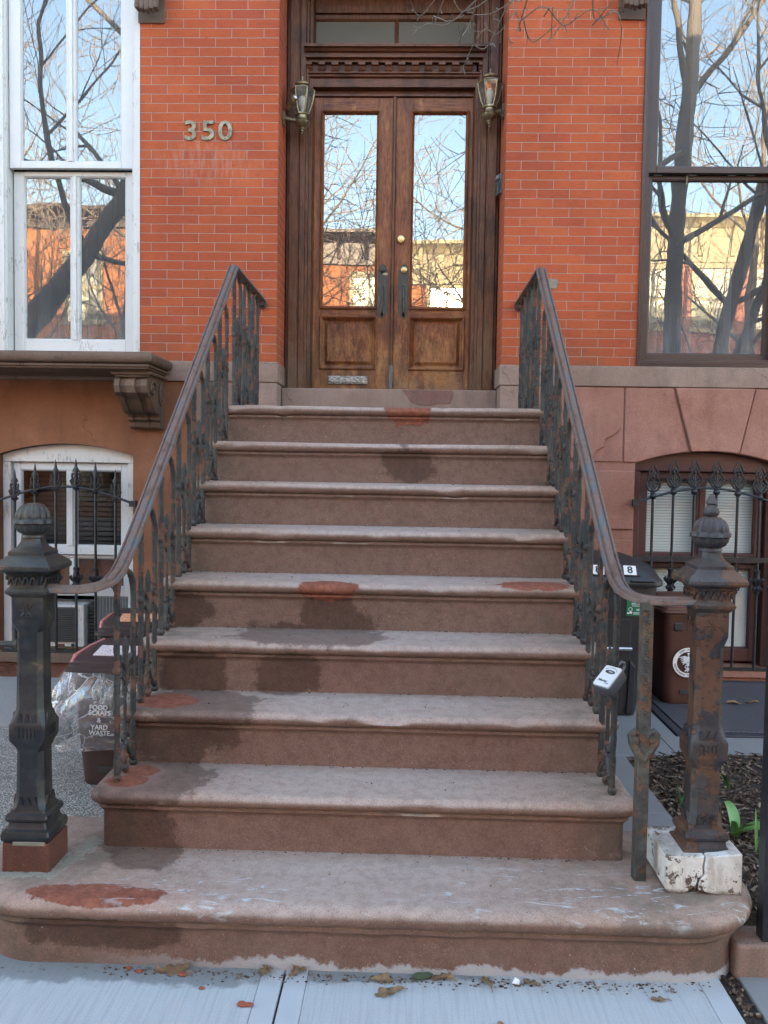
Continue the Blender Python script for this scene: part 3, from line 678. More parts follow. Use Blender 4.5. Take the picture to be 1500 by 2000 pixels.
# parlour windows -------------------------------------------------
def sash(par, mat_, x0, x1, z0, z1, y, wst, wb, wt, mull, gl, depth=0.035):
    b = MB()
    b.rect_mould(x0, x1, z0, z1, [(0, y+depth), (0, y), (0.0, y)])
    # stiles and rails butt end to end
    b = MB()
    b.box(x0, x0+wst, y, y+depth, z0, z1); b.box(x1-wst, x1, y, y+depth, z0, z1)
    b.box(x0+wst, x1-wst, y, y+depth, z0, z0+wb); b.box(x0+wst, x1-wst, y, y+depth, z1-wt, z1)
    xs = [(x0+wst, x1-wst)]
    if mull:
        c = (x0+x1)/2
        b.box(c-mull/2, c+mull/2, y+0.002, y+depth, z0+wb, z1-wt)
        b.box(c-mull*0.22, c+mull*0.22, y-0.008, y+0.004, z0+wb, z1-wt)
        xs = [(x0+wst, c-mull/2), (c+mull/2, x1-wst)]
    s = b.build('sash', mat_, par, bevel=0.004)
    q = MB()
    for a, c in xs: q.rect_mould(a-0.001, c+0.001, z0+wb-0.001, z1-wt+0.001, [(0, y+0.006), (0.004, y+0.006), (0.011, y+0.018), (0.011, y+0.022)])
    q.build('glazing_bead', mat_, s)
    for a, c in xs:
        g = MB(); g.box(a+0.002, c-0.002, y+0.020, y+0.024, z0+wb+0.002, z1-wt-0.002); g.build('pane', gl, s)
    return s
win = MB()
# white casing: flat board, brick mould and stops
def casing(x0, x1, z0, z1, prof): win.rect_mould(x0, x1, z0, z1, prof)
win.box(-2.82, -2.606, -0.006, 0.05, 2.16, 5.35)
casing(-2.603, -1.660, 2.16, 5.35, [(0.0, 0.05), (0.0, -0.006), (0.012, -0.010), (0.036, -0.010), (0.042, 0.004), (0.052, 0.004), (0.056, 0.10)])
lw_ = win.build('window_frame', m_['weathered_white_paint'], house)
sash(lw_, m_['white_paint'], -2.545, -1.716, 3.462, 5.29, 0.030, 0.078, 0.044, 0.06, 0.058, m_['window_glass'])
sash(lw_, m_['weathered_white_paint'], -2.540, -1.712, 2.190, 3.455, 0.078, 0.068, 0.150, 0.030, 0.056, m_['window_glass'])
b = MB()
for i in range(26):
    x = -2.60+i*0.036
    b.box(x, x+0.034, 0.32+0.012*math.sin(i*2.1), 0.335+0.012*math.sin(i*2.1), 2.2, 5.3)
b.build('curtain', m_['room_shade_curtain'], lw_)  # folded dark backing stands in for the shaded room behind the panes
win = MB()
casing(1.616, 2.555, 2.200, 5.35, [(0.0, 0.05), (0.0, -0.012), (0.022, -0.016), (0.028, 0.0), (0.036, 0.0), (0.040, 0.014), (0.048, 0.014), (0.052, 0.028), (0.060, 0.10)])
rw_ = win.build('window_frame', m_['brown_paint'], house)
sash(rw_, m_['brown_paint'], 1.668, 2.512, 3.455, 5.29, 0.036, 0.050, 0.040, 0.05, 0, m_['window_glass'])
sash(rw_, m_['brown_paint'], 1.664, 2.512, 2.222, 3.4545, 0.080, 0.042, 0.070, 0.028, 0, m_['window_glass'])
b = MB()
for x, d in ((1.78, 0.0), (2.02, 0.02), (2.28, 0.0), (2.42, 0.03)):
    b.box(x, x+0.05, 0.30+d, 0.31+d, 2.2, 5.3)
b.build('curtain', m_['net_curtain'], rw_)
b = MB(); b.box(1.925, 1.932, 0.068, 0.075, 3.395, 3.452); b.build('window_latch', m_['pewter'], rw_)
# deep stone sill on a scrolled bracket under the white window
sill = MB()
def molded(mb, path, prof, ztop, clamp=None):
    """profile (outward offset, dz) carried round an open plan path [(x,y)] with outward side on the right; closes top and bottom"""
    P = [Vector((p[0], p[1])) for p in path]; n = len(P); nrm = []
    for i in range(n):
        def nn(a, c): d = (c-a).normalized(); return Vector((d.y, -d.x))
        if i == 0: nrm.append(nn(P[0], P[1]))
        elif i == n-1: nrm.append(nn(P[-2], P[-1]))
        else:
            u = nn(P[i-1], P[i]); v = nn(P[i], P[i+1]); q = (u+v).normalized(); nrm.append(q/max(0.4, q.dot(u)))
    rings = [[Vector((P[i].x+nrm[i].x*o, P[i].y+nrm[i].y*o, ztop+dz)) for i in range(n)] for o, dz in prof]
    if clamp:
        for (o, dz), rg in zip(prof, rings):
            if o < -0.001:
                for p in rg: p.x = max(-clamp[0]-o, min(clamp[0]+o, p.x)); p.y = max(clamp[1]-o, p.y)
    mb.loft(rings, cap=True)
def arc(cx, cy, r, a0, a1, n): return [(cx+r*math.cos(R(a0+(a1-a0)*i/n)), cy+r*math.sin(R(a0+(a1-a0)*i/n))) for i in range(n+1)]
NOSE = lambda r, o: [(o+r*math.sin(R(a)), -r+r*math.cos(R(a))) for a in range(0, 181, 22)]
molded(sill, [(-3.4, 0.03), (-3.4, -0.43), (-1.475, -0.43), (-1.475, 0.03)], [(-0.30, 0.012), (-0.004, 0.0)]+[(0.004+o, dz) for o, dz in NOSE(0.036, 0.0)]+[(0.002, -0.074), (0.014, -0.078), (0.012, -0.090), (0.0, -0.094), (-0.002, -0.102), (-0.016, -0.106), (-0.03, -0.112)], 2.198)
s_ = sill.build('window_sill', m_['dark_brownstone'], house)
b = MB()
molded(b, [(-1.70, 0.02), (-1.70, -0.36), (-1.492, -0.36), (-1.492, 0.02)], [(0.016, 0.0), (0.022, -0.010), (0.016, -0.020), (0.002, -0.024), (0.0, -0.034)], 2.087)
prof = [(0.0, 2.053), (-0.335, 2.053), (-0.375, 2.035), (-0.392, 1.995), (-0.372, 1.955), (-0.335, 1.935), (-0.30, 1.93), (-0.26, 1.90), (-0.215, 1.855), (-0.165, 1.835), (-0.125, 1.838), (-0.11, 1.82), (-0.115, 1.812), (-0.115, 1.80), (-0.085, 1.785), (-0.078, 1.755), (-0.065, 1.745), (0.0, 1.745)]
def shr(p, k): return [(y*k if y < -0.05 else y, z+(1-k)*0.03) for y, z in p]
for x0, x1, k in ((-1.702, -1.668, 1.0), (-1.668, -1.628, 0.945), (-1.628, -1.570, 1.0), (-1.570, -1.530, 0.945), (-1.530, -1.494, 1.0)): b.prism(shr(prof, k), 'x', x0, x1)
# carved volute on the cheek
vol = [( -1.488, -0.275+0.075*math.exp(-0.16*a)*math.cos(a), 1.985+0.062*math.exp(-0.16*a)*math.sin(a)) for a in [i*0.45 for i in range(24)]]
b.tube(vol, 0.0085, 6)
vol = [(-1.488, -0.085+0.055*math.exp(-0.16*a)*math.cos(a+2), 1.955+0.085*math.exp(-0.16*a)*math.sin(a+2)) for a in [i*0.45 for i in range(22)]]
b.tube(vol, 0.008, 6)
b.rough(0.004, 14)
b.build('scroll_bracket', m_['dark_brownstone'], s_, smooth=28)
# carved acanthus feet of the window hoods, at the top of the picture
def acanthus(x, zb, s):
    b = MB()
    b.box(x-0.085, x+0.085, -0.015, 0.0, zb-0.012, zb+0.5)
    for j, (dx, w_, ln, tip) in enumerate(((0, 0.022, 0.20, 0.0), (-0.034, 0.017, 0.18, -0.018), (0.034, 0.017, 0.18, 0.018), (-0.062, 0.015, 0.15, -0.024), (0.062, 0.015, 0.15, 0.024), (-0.018, 0.014, 0.24, 0), (0.018, 0.014, 0.24, 0))):
        pts = []
        for i in range(9):
            t = i/8
            pts.append((x+dx*(0.75+0.25*t)+tip*math.sin(t*math.pi), -0.035-0.060*math.sin(t*math.pi*0.62)-0.02*t, zb+0.45-t*(0.42-0.02*abs(dx)*10)))
        b.tube(pts, [w_*(0.7+0.5*math.sin(min(1, i/8*1.15)*math.pi)) for i in range(9)], 7, flat=0.8)
    for dx in (-0.058, -0.030, 0.0, 0.030, 0.058):
        b.tube([(x+dx*0.6, -0.03, zb+0.20), (x+dx*0.9, -0.085, zb+0.13), (x+dx, -0.115, zb+0.07), (x+dx*1.05, -0.110, zb+0.025+0.25*abs(dx)), (x+dx, -0.080, zb+0.015+0.25*abs(dx))], [0.012, 0.018, 0.021, 0.019, 0.012], 8)
    b.rough(0.003, 30)
    b.build('carved_hood_foot', m_['dark_carving'], house, smooth=40)
acanthus(-1.582, 4.392, 1); acanthus(1.520, 4.415, 1)
# unpainted patch / pale mortar dab right of the door
b = MB(); b.prism([(1.035, 2.700), (1.078, 2.694), (1.090, 2.706), (1.092, 2.757), (1.036, 2.760), (1.030, 2.73)], 'y', -0.004, 0.01); b.build('mortar_dab', m_['mortar_crumb'], house)

# doorway ---------------------------------------------------------
fr = MB()
def pil(side):
    sgn = -1 if side == 'l' else 1
    o = (0.742 if side == 'l' else 0.731)
    pr = [(0.0, 0.42), (0.0, 0.345), (0.018, 0.345), (0.022, 0.318), (0.078, 0.318), (0.082, 0.330), (0.090, 0.330), (0.094, 0.322), (0.128, 0.322), (0.134, 0.345), (0.148, 0.345), (0.152, 0.372), (0.172, 0.372), (0.178, 0.40), (0.185, 0.42), (0.185, 0.52), (0.0, 0.52)]
    fr.prism([(sgn*(o-x), y) for x, y in pr], 'z', 2.051, 4.84)
pil('l'); pil('r')
fr.box(-0.742, 0.731, 0.44, 0.56, 4.64, 4.84); fr.box(-0.56, 0.552, 0.40, 0.44, 4.66, 4.84); fr.box(-0.56, 0.552, 0.42, 0.44, 4.625, 4.66)
frame = fr.build('door_frame', m_['frame_wood'], house, bevel=0.003)
b = MB(); b.box(-0.748, 0.737, 0.0, 0.6, 4.842, 4.858); b.build('doorway_soffit', m_['frame_wood'], house)
b = MB()
def shelf(x0, x1, y0, z0, z1, pr): b.prism([(0.45, z0)]+[(y, z) for y, z in pr]+[(0.45, z1)], 'x', x0, x1)
shelf(-0.622, 0.624, 0, 4.300, 4.392, [(0.345, 4.300), (0.345, 4.318), (0.330, 4.322), (0.318, 4.322), (0.318, 4.350), (0.300, 4.354), (0.288, 4.368), (0.270, 4.372), (0.270, 4.392)])
b.box(-0.612, 0.614, 0.372, 0.45, 4.236, 4.300)
nD = 14
for i in range(nD):
    x0 = -0.622+i*(1.246-0.048)/(nD-1)
    b.prism([(0.37, 4.299), (0.325, 4.299), (0.325, 4.276), (0.338, 4.272), (0.345, 4.252), (0.360, 4.240), (0.37, 4.240)], 'x', x0, x0+0.048)
shelf(-0.618, 0.620, 0, 4.206, 4.236, [(0.362, 4.206), (0.355, 4.212), (0.355, 4.222), (0.340, 4.226), (0.340, 4.236)])
b.box(-0.606, 0.606, 0.374, 0.45, 4.146, 4.206)
b.box(-0.575, 0.575, 0.425, 0.47, 4.098, 4.146); b.box(-0.575, 0.575, 0.405, 0.425, 4.098, 4.112)
b.build('dentil_cornice', m_['cornice_wood'], frame, bevel=0.0025)
b = MB(); b.rect_mould(-0.585, 0.006, 4.392, 4.628, [(0, 0.425), (0.0, 0.415), (0.012, 0.425), (0.016, 0.436)]); b.rect_mould(0.006, 0.602, 4.392, 4.628, [(0, 0.425), (0.0, 0.415), (0.012, 0.425), (0.016, 0.436)]); b.build('transom_bead', m_['cornice_wood'], frame)
for x0, x1 in ((-0.572, -0.006), (0.018, 0.590)):
    b = MB(); b.box(x0, x1, 0.430, 0.436, 4.398, 4.616); b.build('transom_pane', m_['transom_glass'], frame)
def leaf(x0, x1, gx0, gx1, pl):
    y = 0.42
    b = MB()
    b.box(x0, gx0, y, y+0.05, 2.056, 4.094); b.box(gx1, x1, y, y+0.05, 2.056, 4.094)
    d = b.build('door', m_['varnished_wood'], house, bevel=0.003)
    for z0, z1 in ((3.99, 4.094), (2.573, 2.643), (2.056, 2.214)): q = MB(); q.box(gx0, gx1, y+0.001, y+0.05, z0, z1); q.build('door_rail', m_['rail_wood'], d, bevel=0.002)
    q = MB(); q.rect_mould(gx0-0.013, gx1+0.013, 2.630, 4.003, [(0, y+0.004), (0, y-0.010), (0.007, y-0.014), (0.016, y-0.004), (0.018, y+0.010), (0.024, y+0.014)]); q.build('glass_bead', m_['varnished_wood'], d)
    q = MB(); q.box(gx0+0.004, gx1-0.004, y+0.014, y+0.018, 2.650, 3.985); q.build('glass_pane', m_['door_glass'], d)
    q = MB(); q.rect_mould(gx0-0.010, gx1+0.010, 2.205, 2.583, [(0, y+0.004), (0, y-0.008), (0.008, y-0.013), (0.018, y-0.006), (0.024, y+0.008), (0.032, y+0.013), (0.036, y+0.018), (0.058, y+0.004), (0.062, y+0.004)], fill=True); q.build('door_panel', m_['varnished_wood'], d, smooth=20)
    # pull plate with grip
    px = gx1+0.046 if pl < 0 else gx0-0.046
    q = MB(); out = []
    hw, zt, zb = 0.039, 2.945, 2.567
    for sx, pts in ((1, [(0.026, zb+0.03), (0.0385, zb+0.045), (0.0385, zt-0.045), (0.026, zt-0.03)]), (-1, [(0.026, zt-0.03), (0.0385, zt-0.045), (0.0385, zb+0.045), (0.026, zb+0.03)])):
        for a, c in pts: out.append((px+sx*a, c))
        ce = zt-0.026 if sx == 1 else zb+0.026
        out += [(px+0.024*math.cos(R(t)), ce+0.026*math.sin(R(t))) for t in (range(20, 180, 20) if sx == 1 else range(200, 360, 20))]
    q.prism(out, 'y', y-0.004, y+0.002); hp = q.build('handle_plate', m_['black_plate'], d, bevel=0.001)
    q = MB(); q.tube([(px, y-0.004, 2.785), (px, y-0.045, 2.787), (px, y-0.052, 2.765), (px, y-0.052, 2.70), (px, y-0.052, 2.64), (px, y-0.048, 2.605), (px, y-0.02, 2.592), (px, y-0.004, 2.590)], [0.008, 0.008, 0.007, 0.0065, 0.008, 0.006, 0.009, 0.009], 8); q.ball((px, y-0.052, 2.695), 0.0095, 8)
    q.build('pull_handle', m_['black_plate'], d)
    q = MB(); q.lathe([(0.022, 0), (0.022, 0.012), (0.016, 0.016), (0.0, 0.016)], (0, 0, 0), 18, M=Matrix.Translation((px, y-0.003, 2.905)) @ Matrix.Rotation(R(90), 4, 'X'))
    q.build('lock_cylinder', m_['black_plate'] if pl < 0 else m_['bright_brass'], d)
    return d
dl = leaf(-0.560, 0.004, -0.500, -0.112, -1); dr = leaf(0.014, 0.556+0.06, 0.131, 0.510, 1)
q = MB(); q.lathe([(0.030, 0), (0.030, 0.012), (0.024, 0.020), (0.012, 0.022), (0.0, 0.022)], (0, 0, 0), 20, M=Matrix.Translation((0.060, 0.42, 3.116)) @ Matrix.Rotation(R(90), 4, 'X')); q.build('deadbolt', m_['bright_brass'], dr)
q = MB(); q.box(-0.443, -0.163, 0.408, 0.422, 2.102, 2.158); q.box(-0.436, -0.170, 0.402, 0.409, 2.112, 2.152); q.build('mail_slot', m_['mottled_zinc'], dl, bevel=0.003)
q = MB(); q.prism([(-0.009, 0.43), (-0.009, 0.408), (-0.004, 0.400), (0.010, 0.400), (0.016, 0.408), (0.016, 0.43)], 'z', 2.235, 4.094); q.build('astragal', m_['frame_wood'], dr, bevel=0.002)
q = MB(); q.tube([(0.004, 0.402, 2.06), (0.002, 0.400, 2.14), (0.006, 0.402, 2.235)], 0.012, 6, 0.4, 30); q.build('torn_weatherstrip', m_['grey_plastic'], dr)
q = MB(); q.box(-0.065, -0.03, 0.4135, 0.4165, 2.868, 2.884); q.build('name_tag', m_['pewter'], dl)
for p, x in ((dl, -0.466), (dr, 0.452)):
    q = MB(); q.box(x, x+0.022, 0.4315, 0.434, 3.925, 3.953); q.build('alarm_sticker', m_['white_ink'], p)
# house number
for ch, x in (('3', -1.322), ('5', -1.208), ('0', -1.096)):
    b = MB(); put_text(b, ch, 0.172, face_M(x, -0.006, 3.690) @ Matrix.Diagonal((1.14, 1, 1, 1)), bold=0.018, depth=0.005)
    o = b.build('house_numeral', m_['pewter'], house)
    q = MB()
    for dz in ((0.048, -0.048) if ch != '5' else (0.05, -0.05)):
        q.ball((x+(0.0 if ch != '5' else 0.0), -0.0115, 3.690+dz), 0.004, 6)
    q.build('fixing_screw', m_['black_plate'], o)

# basement windows ------------------------------------------------
def basement(x0, x1, zs, za, zb, mat_, yb):
    b = MB(); ar = arch_pts(x0, x1, zs, za); ai = [(x0+0.06, zs-0.052)]+[(x1-0.06, zs-0.052)]
    b.prism(ar+[(x1, zs-0.05), (x0, zs-0.05)], 'y', yb, yb+0.08)
    b.box(x0, x0+0.055, yb, yb+0.08, zb, zs-0.05); b.box(x1-0.055, x1, yb, yb+0.08, zb, zs-0.05)
    return b.build('basement_window', mat_, house, bevel=0.006)
bl = basement(AL0, AL1, 1.565, 1.638, 0.232, m_['weathered_white_paint'], 0.06)
sash(bl, m_['white_paint'], -2.562, -1.763, 0.885, 1.512, 0.095, 0.052, 0.058, 0.050, 0.062, m_['basement_glass'])
sash(bl, m_['white_paint'], -2.562, -1.763, 0.595, 0.880, 0.125, 0.045, 0.062, 0.020, 0.046, m_['basement_glass'])
b = MB()
for i in range(17): b.box(-2.54, -1.78, 0.30, 0.304, 0.93+i*0.035, 0.955+i*0.035)
b.build('blind', m_['louvre_metal'], bl)
b = MB(); b.box(-2.55, -1.77, 0.262, 0.27, 0.62, 0.88); b.build('inner_panel', m_['orange_brownstone'], bl)
# pleated side panel of the air conditioner opening and board beneath
b = MB()
for i in range(11): b.prism([(-2.005+i*0.0225, 0.13), (-1.994+i*0.0225, 0.112), (-1.983+i*0.0225, 0.13)], 'z', 0.262, 0.590)
b.box(-2.01, -1.755, 0.130, 0.15, 0.232, 0.594); b.build('pleated_panel', m_['pleated_vinyl'], bl, smooth=0)
b = MB(); b.box(-2.562, -2.014, 0.10, 0.30, 0.232, 0.252); b.build('bottom_rail', m_['weathered_white_paint'], bl)
br_ = basement(AR0, AR1, 1.565, 1.646, 0.215, m_['maroon_paint'], 0.07)
sash(br_, m_['maroon_paint'], 1.690, 2.515, 0.905, 1.512, 0.105, 0.050, 0.060, 0.045, 0.055, m_['basement_glass'])
sash(br_, m_['maroon_paint'], 1.690, 2.515, 0.235, 0.898, 0.135, 0.050, 0.085, 0.030, 0, m_['basement_glass'])
b = MB()
for i in range(62):
    z = 0.30+i*0.0192
    b.box(1.72, 2.48, -0.0105, 0.0105, -0.0006, 0.0006, Matrix.Translation((0, 0.182, z)) @ Matrix.Rotation(R(52), 4, 'X'))
b.build('blind', m_['blind_slat'], br_, smooth=0)

# ---------------------------------------------------------------- stoop
stoop = thing('stone_stoop', 'flight of worn brownstone steps with red mortar patches rising to the double doors', 'steps', (0, -1.6, 0))
HW = 0.873
STEP = [(-0.21, 0.0), (-0.16, 0.0), (-0.12, 0.0), (-0.085, 0.0), (-0.05, 0.0), (-0.02, 0.0)]+[(0.012+o*1.15, dz) for o, dz in NOSE(0.0255, 0.0)]+[(0.010, -0.053), (0.0165, -0.055), (0.0165, -0.064), (0.010, -0.070), (0.002, -0.077), (0.0, -0.085)]
def chip(b, k):
    out = []
    for x, y, z in b.v:
        d = 0.0012*mnoise.noise(Vector((x*9, z*14, k*5.3)))+0.0018*mnoise.noise(Vector((x*2.2, 3.1, k*2.7)))
        c = max(0.0, mnoise.noise(Vector((x*6.5, z*9, k*3.9)))-0.40)*0.05
        w_ = math.exp(-(max(0.0, y-sy(k))/0.075)**2)
        zz = z-w_*(0.0030*abs(mnoise.noise(Vector((x*1.3, 8, k))))+(0.005*math.exp(-(x/0.45)**2) if z > sz(k)-0.03 else 0))+(0.0012*mnoise.noise(Vector((x*7, y*7, k))) if z > sz(k)-0.003 and y < sy(k)+0.2 else 0)
        nose = z > sz(k)-0.055
        out.append((x, y+(d+(c if nose else 0)) if y < sy(k)+0.03 or k == 9 else y, zz-(c*0.5 if nose and y < sy(k) else 0)))
    b.v = out
for k in range(1, 9):
    yb = 0.22 if k == 1 else sy(k-1)+0.10
    b = MB(); c = 0.018
    path = [(-HW, min(yb, 0.0)), (-HW, sy(k)+c)]+[(-HW+c-c*math.cos(R(a)), sy(k)+c-c*math.sin(R(a))) for a in (30, 60)]+[(-HW+c, sy(k))]+[(-HW+c+(2*HW-2*c)*i/84, sy(k)) for i in range(1, 84)]+[(HW-c, sy(k))]+[(HW-c+c*math.sin(R(a)), sy(k)+c-c*math.cos(R(a))) for a in (30, 60)]+[(HW, sy(k)+c), (HW, min(yb, 0.0))]
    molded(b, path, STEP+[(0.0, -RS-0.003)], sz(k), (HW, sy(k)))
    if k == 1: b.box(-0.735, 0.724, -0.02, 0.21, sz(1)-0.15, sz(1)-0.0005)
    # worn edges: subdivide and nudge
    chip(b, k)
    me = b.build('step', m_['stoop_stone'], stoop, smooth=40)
core = MB()
for k in range(1, 9): core.box(-HW+0.03, HW-0.03, sy(k)+0.05, 0.0 if k == 1 else sy(k-1)+0.05, 0.0, sz(k)-0.10)
core.build('step_core', m_['dark_brownstone'], stoop)
sidew = MB()
for k in range(1, 9): sidew.box(-HW+0.002, HW-0.002, sy(k)+0.006, -0.02, 0.0, sz(k+1)-0.004)
sidew.build('side_wall', m_['pink_brownstone'], stoop)
b = MB(); r_ = 0.215
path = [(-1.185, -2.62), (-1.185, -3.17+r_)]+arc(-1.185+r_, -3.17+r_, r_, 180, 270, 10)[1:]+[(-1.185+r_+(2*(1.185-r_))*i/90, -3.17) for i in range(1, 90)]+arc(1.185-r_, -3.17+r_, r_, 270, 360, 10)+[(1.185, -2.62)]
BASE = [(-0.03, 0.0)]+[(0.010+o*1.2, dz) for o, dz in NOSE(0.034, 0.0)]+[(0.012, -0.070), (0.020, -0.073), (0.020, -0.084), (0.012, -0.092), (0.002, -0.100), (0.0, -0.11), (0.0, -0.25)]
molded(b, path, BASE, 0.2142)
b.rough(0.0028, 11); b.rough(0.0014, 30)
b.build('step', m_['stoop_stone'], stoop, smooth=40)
# ---------------------------------------------------------------- railings
RAILP = [(-0.027, -0.010), (-0.027, 0.000), (-0.0245, 0.005), (-0.019, 0.0055), (-0.0165, 0.001), (-0.013, 0.002), (-0.010, 0.010), (-0.004, 0.0135), (0.004, 0.0135), (0.010, 0.010), (0.013, 0.002), (0.0165, 0.001), (0.019, 0.0055), (0.0245, 0.005), (0.027, 0.000), (0.027, -0.010), (0.014, -0.014), (-0.014, -0.014)]
def rail_line(y): return 2.600-(-0.93-y)*0.797 if y < -0.93 else 2.600
def railing(side, label):
    s = -1 if side == 'l' else 1
    X = 0.842*s
    rt = thing('stair_railing', label, 'railing', (X, -1.8, 0), 0, 'cast iron railings of the stoop')
    pts = [(X, -0.01, 2.600), (X, -0.30, 2.601), (X, -0.60, 2.600), (X, -0.93, 2.603)]
    for i in range(1, 9): pts.append((X, -0.93-1.74*i/8, rail_line(-0.93-1.74*i/8)))
    pts += [(X, -2.735, 1.172), (X+0.001*s, -2.79, 1.138), (X+0.006*s, -2.845, 1.117), (X+0.017*s, -2.895, 1.107), (X+0.036*s, -2.938, 1.103), (X+0.066*s, -2.966, 1.102), (X+0.10*s, -2.982, 1.104), (X+0.20*s, -2.988, 1.108)]
    b = MB(); b.sweep(pts, RAILP); b.rough(0.0012, 25)
    hr = b.build('handrail', m_['worn_rail'], rt, smooth=30)
    b = MB(); b.lathe([(0.030, 0), (0.030, 0.008), (0.018, 0.014), (0.015, 0.05)], (0, 0, 0), 12, M=Matrix.Translation((X, -0.016, 2.572)) @ Matrix.Rotation(R(90), 4, 'X')); b.build('wall_flange', m_['baluster_iron'], hr)
    rnd = random.Random(5 if s < 0 else 9)
    def hairpin(y0, y1, zb, zt):
        """two bars joined by a round arch, zt = height of the arch crown"""
        rr = (y1-y0)/2; ym = (y0+y1)/2; zc = zt-rr
        b = MB(); pts = []
        n = 26
        for i in range(n): pts.append((X, y0, zb-0.004+(zc-zb+0.004)*i/n))
        pts += [(X, ym-rr*math.cos(R(a)), zc+rr*math.sin(R(a))) for a in range(0, 181, 15)]
        for i in range(n-1, -1, -1): pts.append((X, y1, zb-0.004+(zc-zb+0.004)*i/n))
        b.tube(pts, 0.0108, 8, 0.34, 60)
        for i in range(70):                      # blisters of old paint
            p = pts[rnd.randrange(len(pts))]; a = rnd.uniform(0, 6.28)
            b.ball((p[0]+0.009*math.cos(a), p[1]+0.009*math.sin(a), p[2]+rnd.uniform(-0.012, 0.012)), rnd.uniform(0.002, 0.0048), 5, sz=1.5)
        bar = b.build('baluster_arch', m_['baluster_iron'], rt, smooth=50)
        q = MB(); h = zt-zb; zn = zb+h*0.52
        q.tube([(X, ym, zb+0.02), (X, ym, zb+h*0.40)], 0.0065, 6, 0.35, 60)
        q.tube([(X, ym, zb+h*0.40), (X, ym, zb+h*0.43), (X, ym, zn), (X, ym, zn+h*0.06), (X, ym, zn+h*0.11), (X, ym, zn+h*0.16)], [0.013, 0.009, 0.015, 0.010, 0.014, 0.003], 7, 0.3, 50)
        for yy in (y0, y1):
            q.ball((X, yy, zn+0.01), 0.0155, 8, sz=1.25); q.ball((X, yy, zn-0.035), 0.0120, 8, sz=1.5); q.ball((X, yy, zb+0.012), 0.0165, 8)
            d = (ym-yy)
            q.tube([(X, yy, zn), (X, yy+d*0.35, zn+0.035), (X, yy+d*0.7, zn+0.02), (X, ym, zn-0.01)], [0.008, 0.009, 0.008, 0.007], 6, 0.3, 50)
            q.tube([(X, yy, zn-0.03), (X, yy+d*0.5, zn-0.015), (X, ym, zn-0.05)], [0.005, 0.006, 0.005], 6, 0.3, 50)
            q.tube([(X, yy, zb+0.02), (X, yy+d*0.5, zb+0.055), (X, ym, zb+0.11)], [0.010, 0.010, 0.008], 6, 0.3, 50)
        for dz, r_ in ((0.018, 0.016), (0.060, 0.013), (0.105, 0.015), (0.145, 0.010)): q.ball((X, ym, zb+dz), r_, 8)
        q.tube([(X, ym-0.03, zb+0.125), (X, ym, zb+0.14), (X, ym+0.03, zb+0.125)], 0.007, 6)
        for i in range(12):
            q.ball((X+rnd.uniform(-0.012, 0.012), rnd.uniform(y0, y1), rnd.choice((zn+rnd.uniform(-0.09, 0.06), zb+rnd.uniform(0.0, 0.14)))), rnd.uniform(0.003, 0.006), 6)
        q.rough(0.003, 60)
        q.build('scroll_ornament', m_['baluster_iron'], bar, smooth=50)
    for k in range(2, 9):
        y0 = sy(k)+0.056; y1 = y0+0.170
        hairpin(y0, y1, sz(k), rail_line((y0+y1)/2)-0.046)
    for y0 in (-0.905, -0.625, -0.345): hairpin(y0, y0+0.165, sz(1), 2.586)
    if s > 0:                                    # the flat support post before the newel
        b = MB()
        b.sq([(0.0195, 0.003, 0.205), (0.0195, 0.003, 0.60), (0.0185, 0.003, 0.64), (0.019, 0.003, 0.70), (0.0175, 0.003, 1.096)], (0.890, -2.972))
        for i in range(40): b.ball((0.890+0.004*math.sin(i*2.4), -2.990, 0.70+i*0.0096), 0.0048, 6)
        for d in (-1, 1):
            b.tube([(0.890, -2.985, 0.60), (0.890+d*0.018, -2.987, 0.625), (0.890+d*0.036, -2.985, 0.655), (0.890+d*0.040, -2.983, 0.678), (0.890+d*0.028, -2.983, 0.692), (0.890+d*0.014, -2.983, 0.684)], [0.012, 0.014, 0.014, 0.013, 0.011, 0.008], 8)
            b.ball((0.890+d*0.027, -2.984, 0.664), 0.016, 8)
        b.ball((0.890+0.028, -2.988, 0.617), 0.009, 7)
        b.rough(0.0022, 40)
        b.build('support_post', m_['rusty_post_iron'], rt, smooth=40)
    return rt
railing('l', 'left hand cast iron stair railing ending at the black newel')
railing('r', 'right hand cast iron stair railing with a flat support post before the rusty newel')

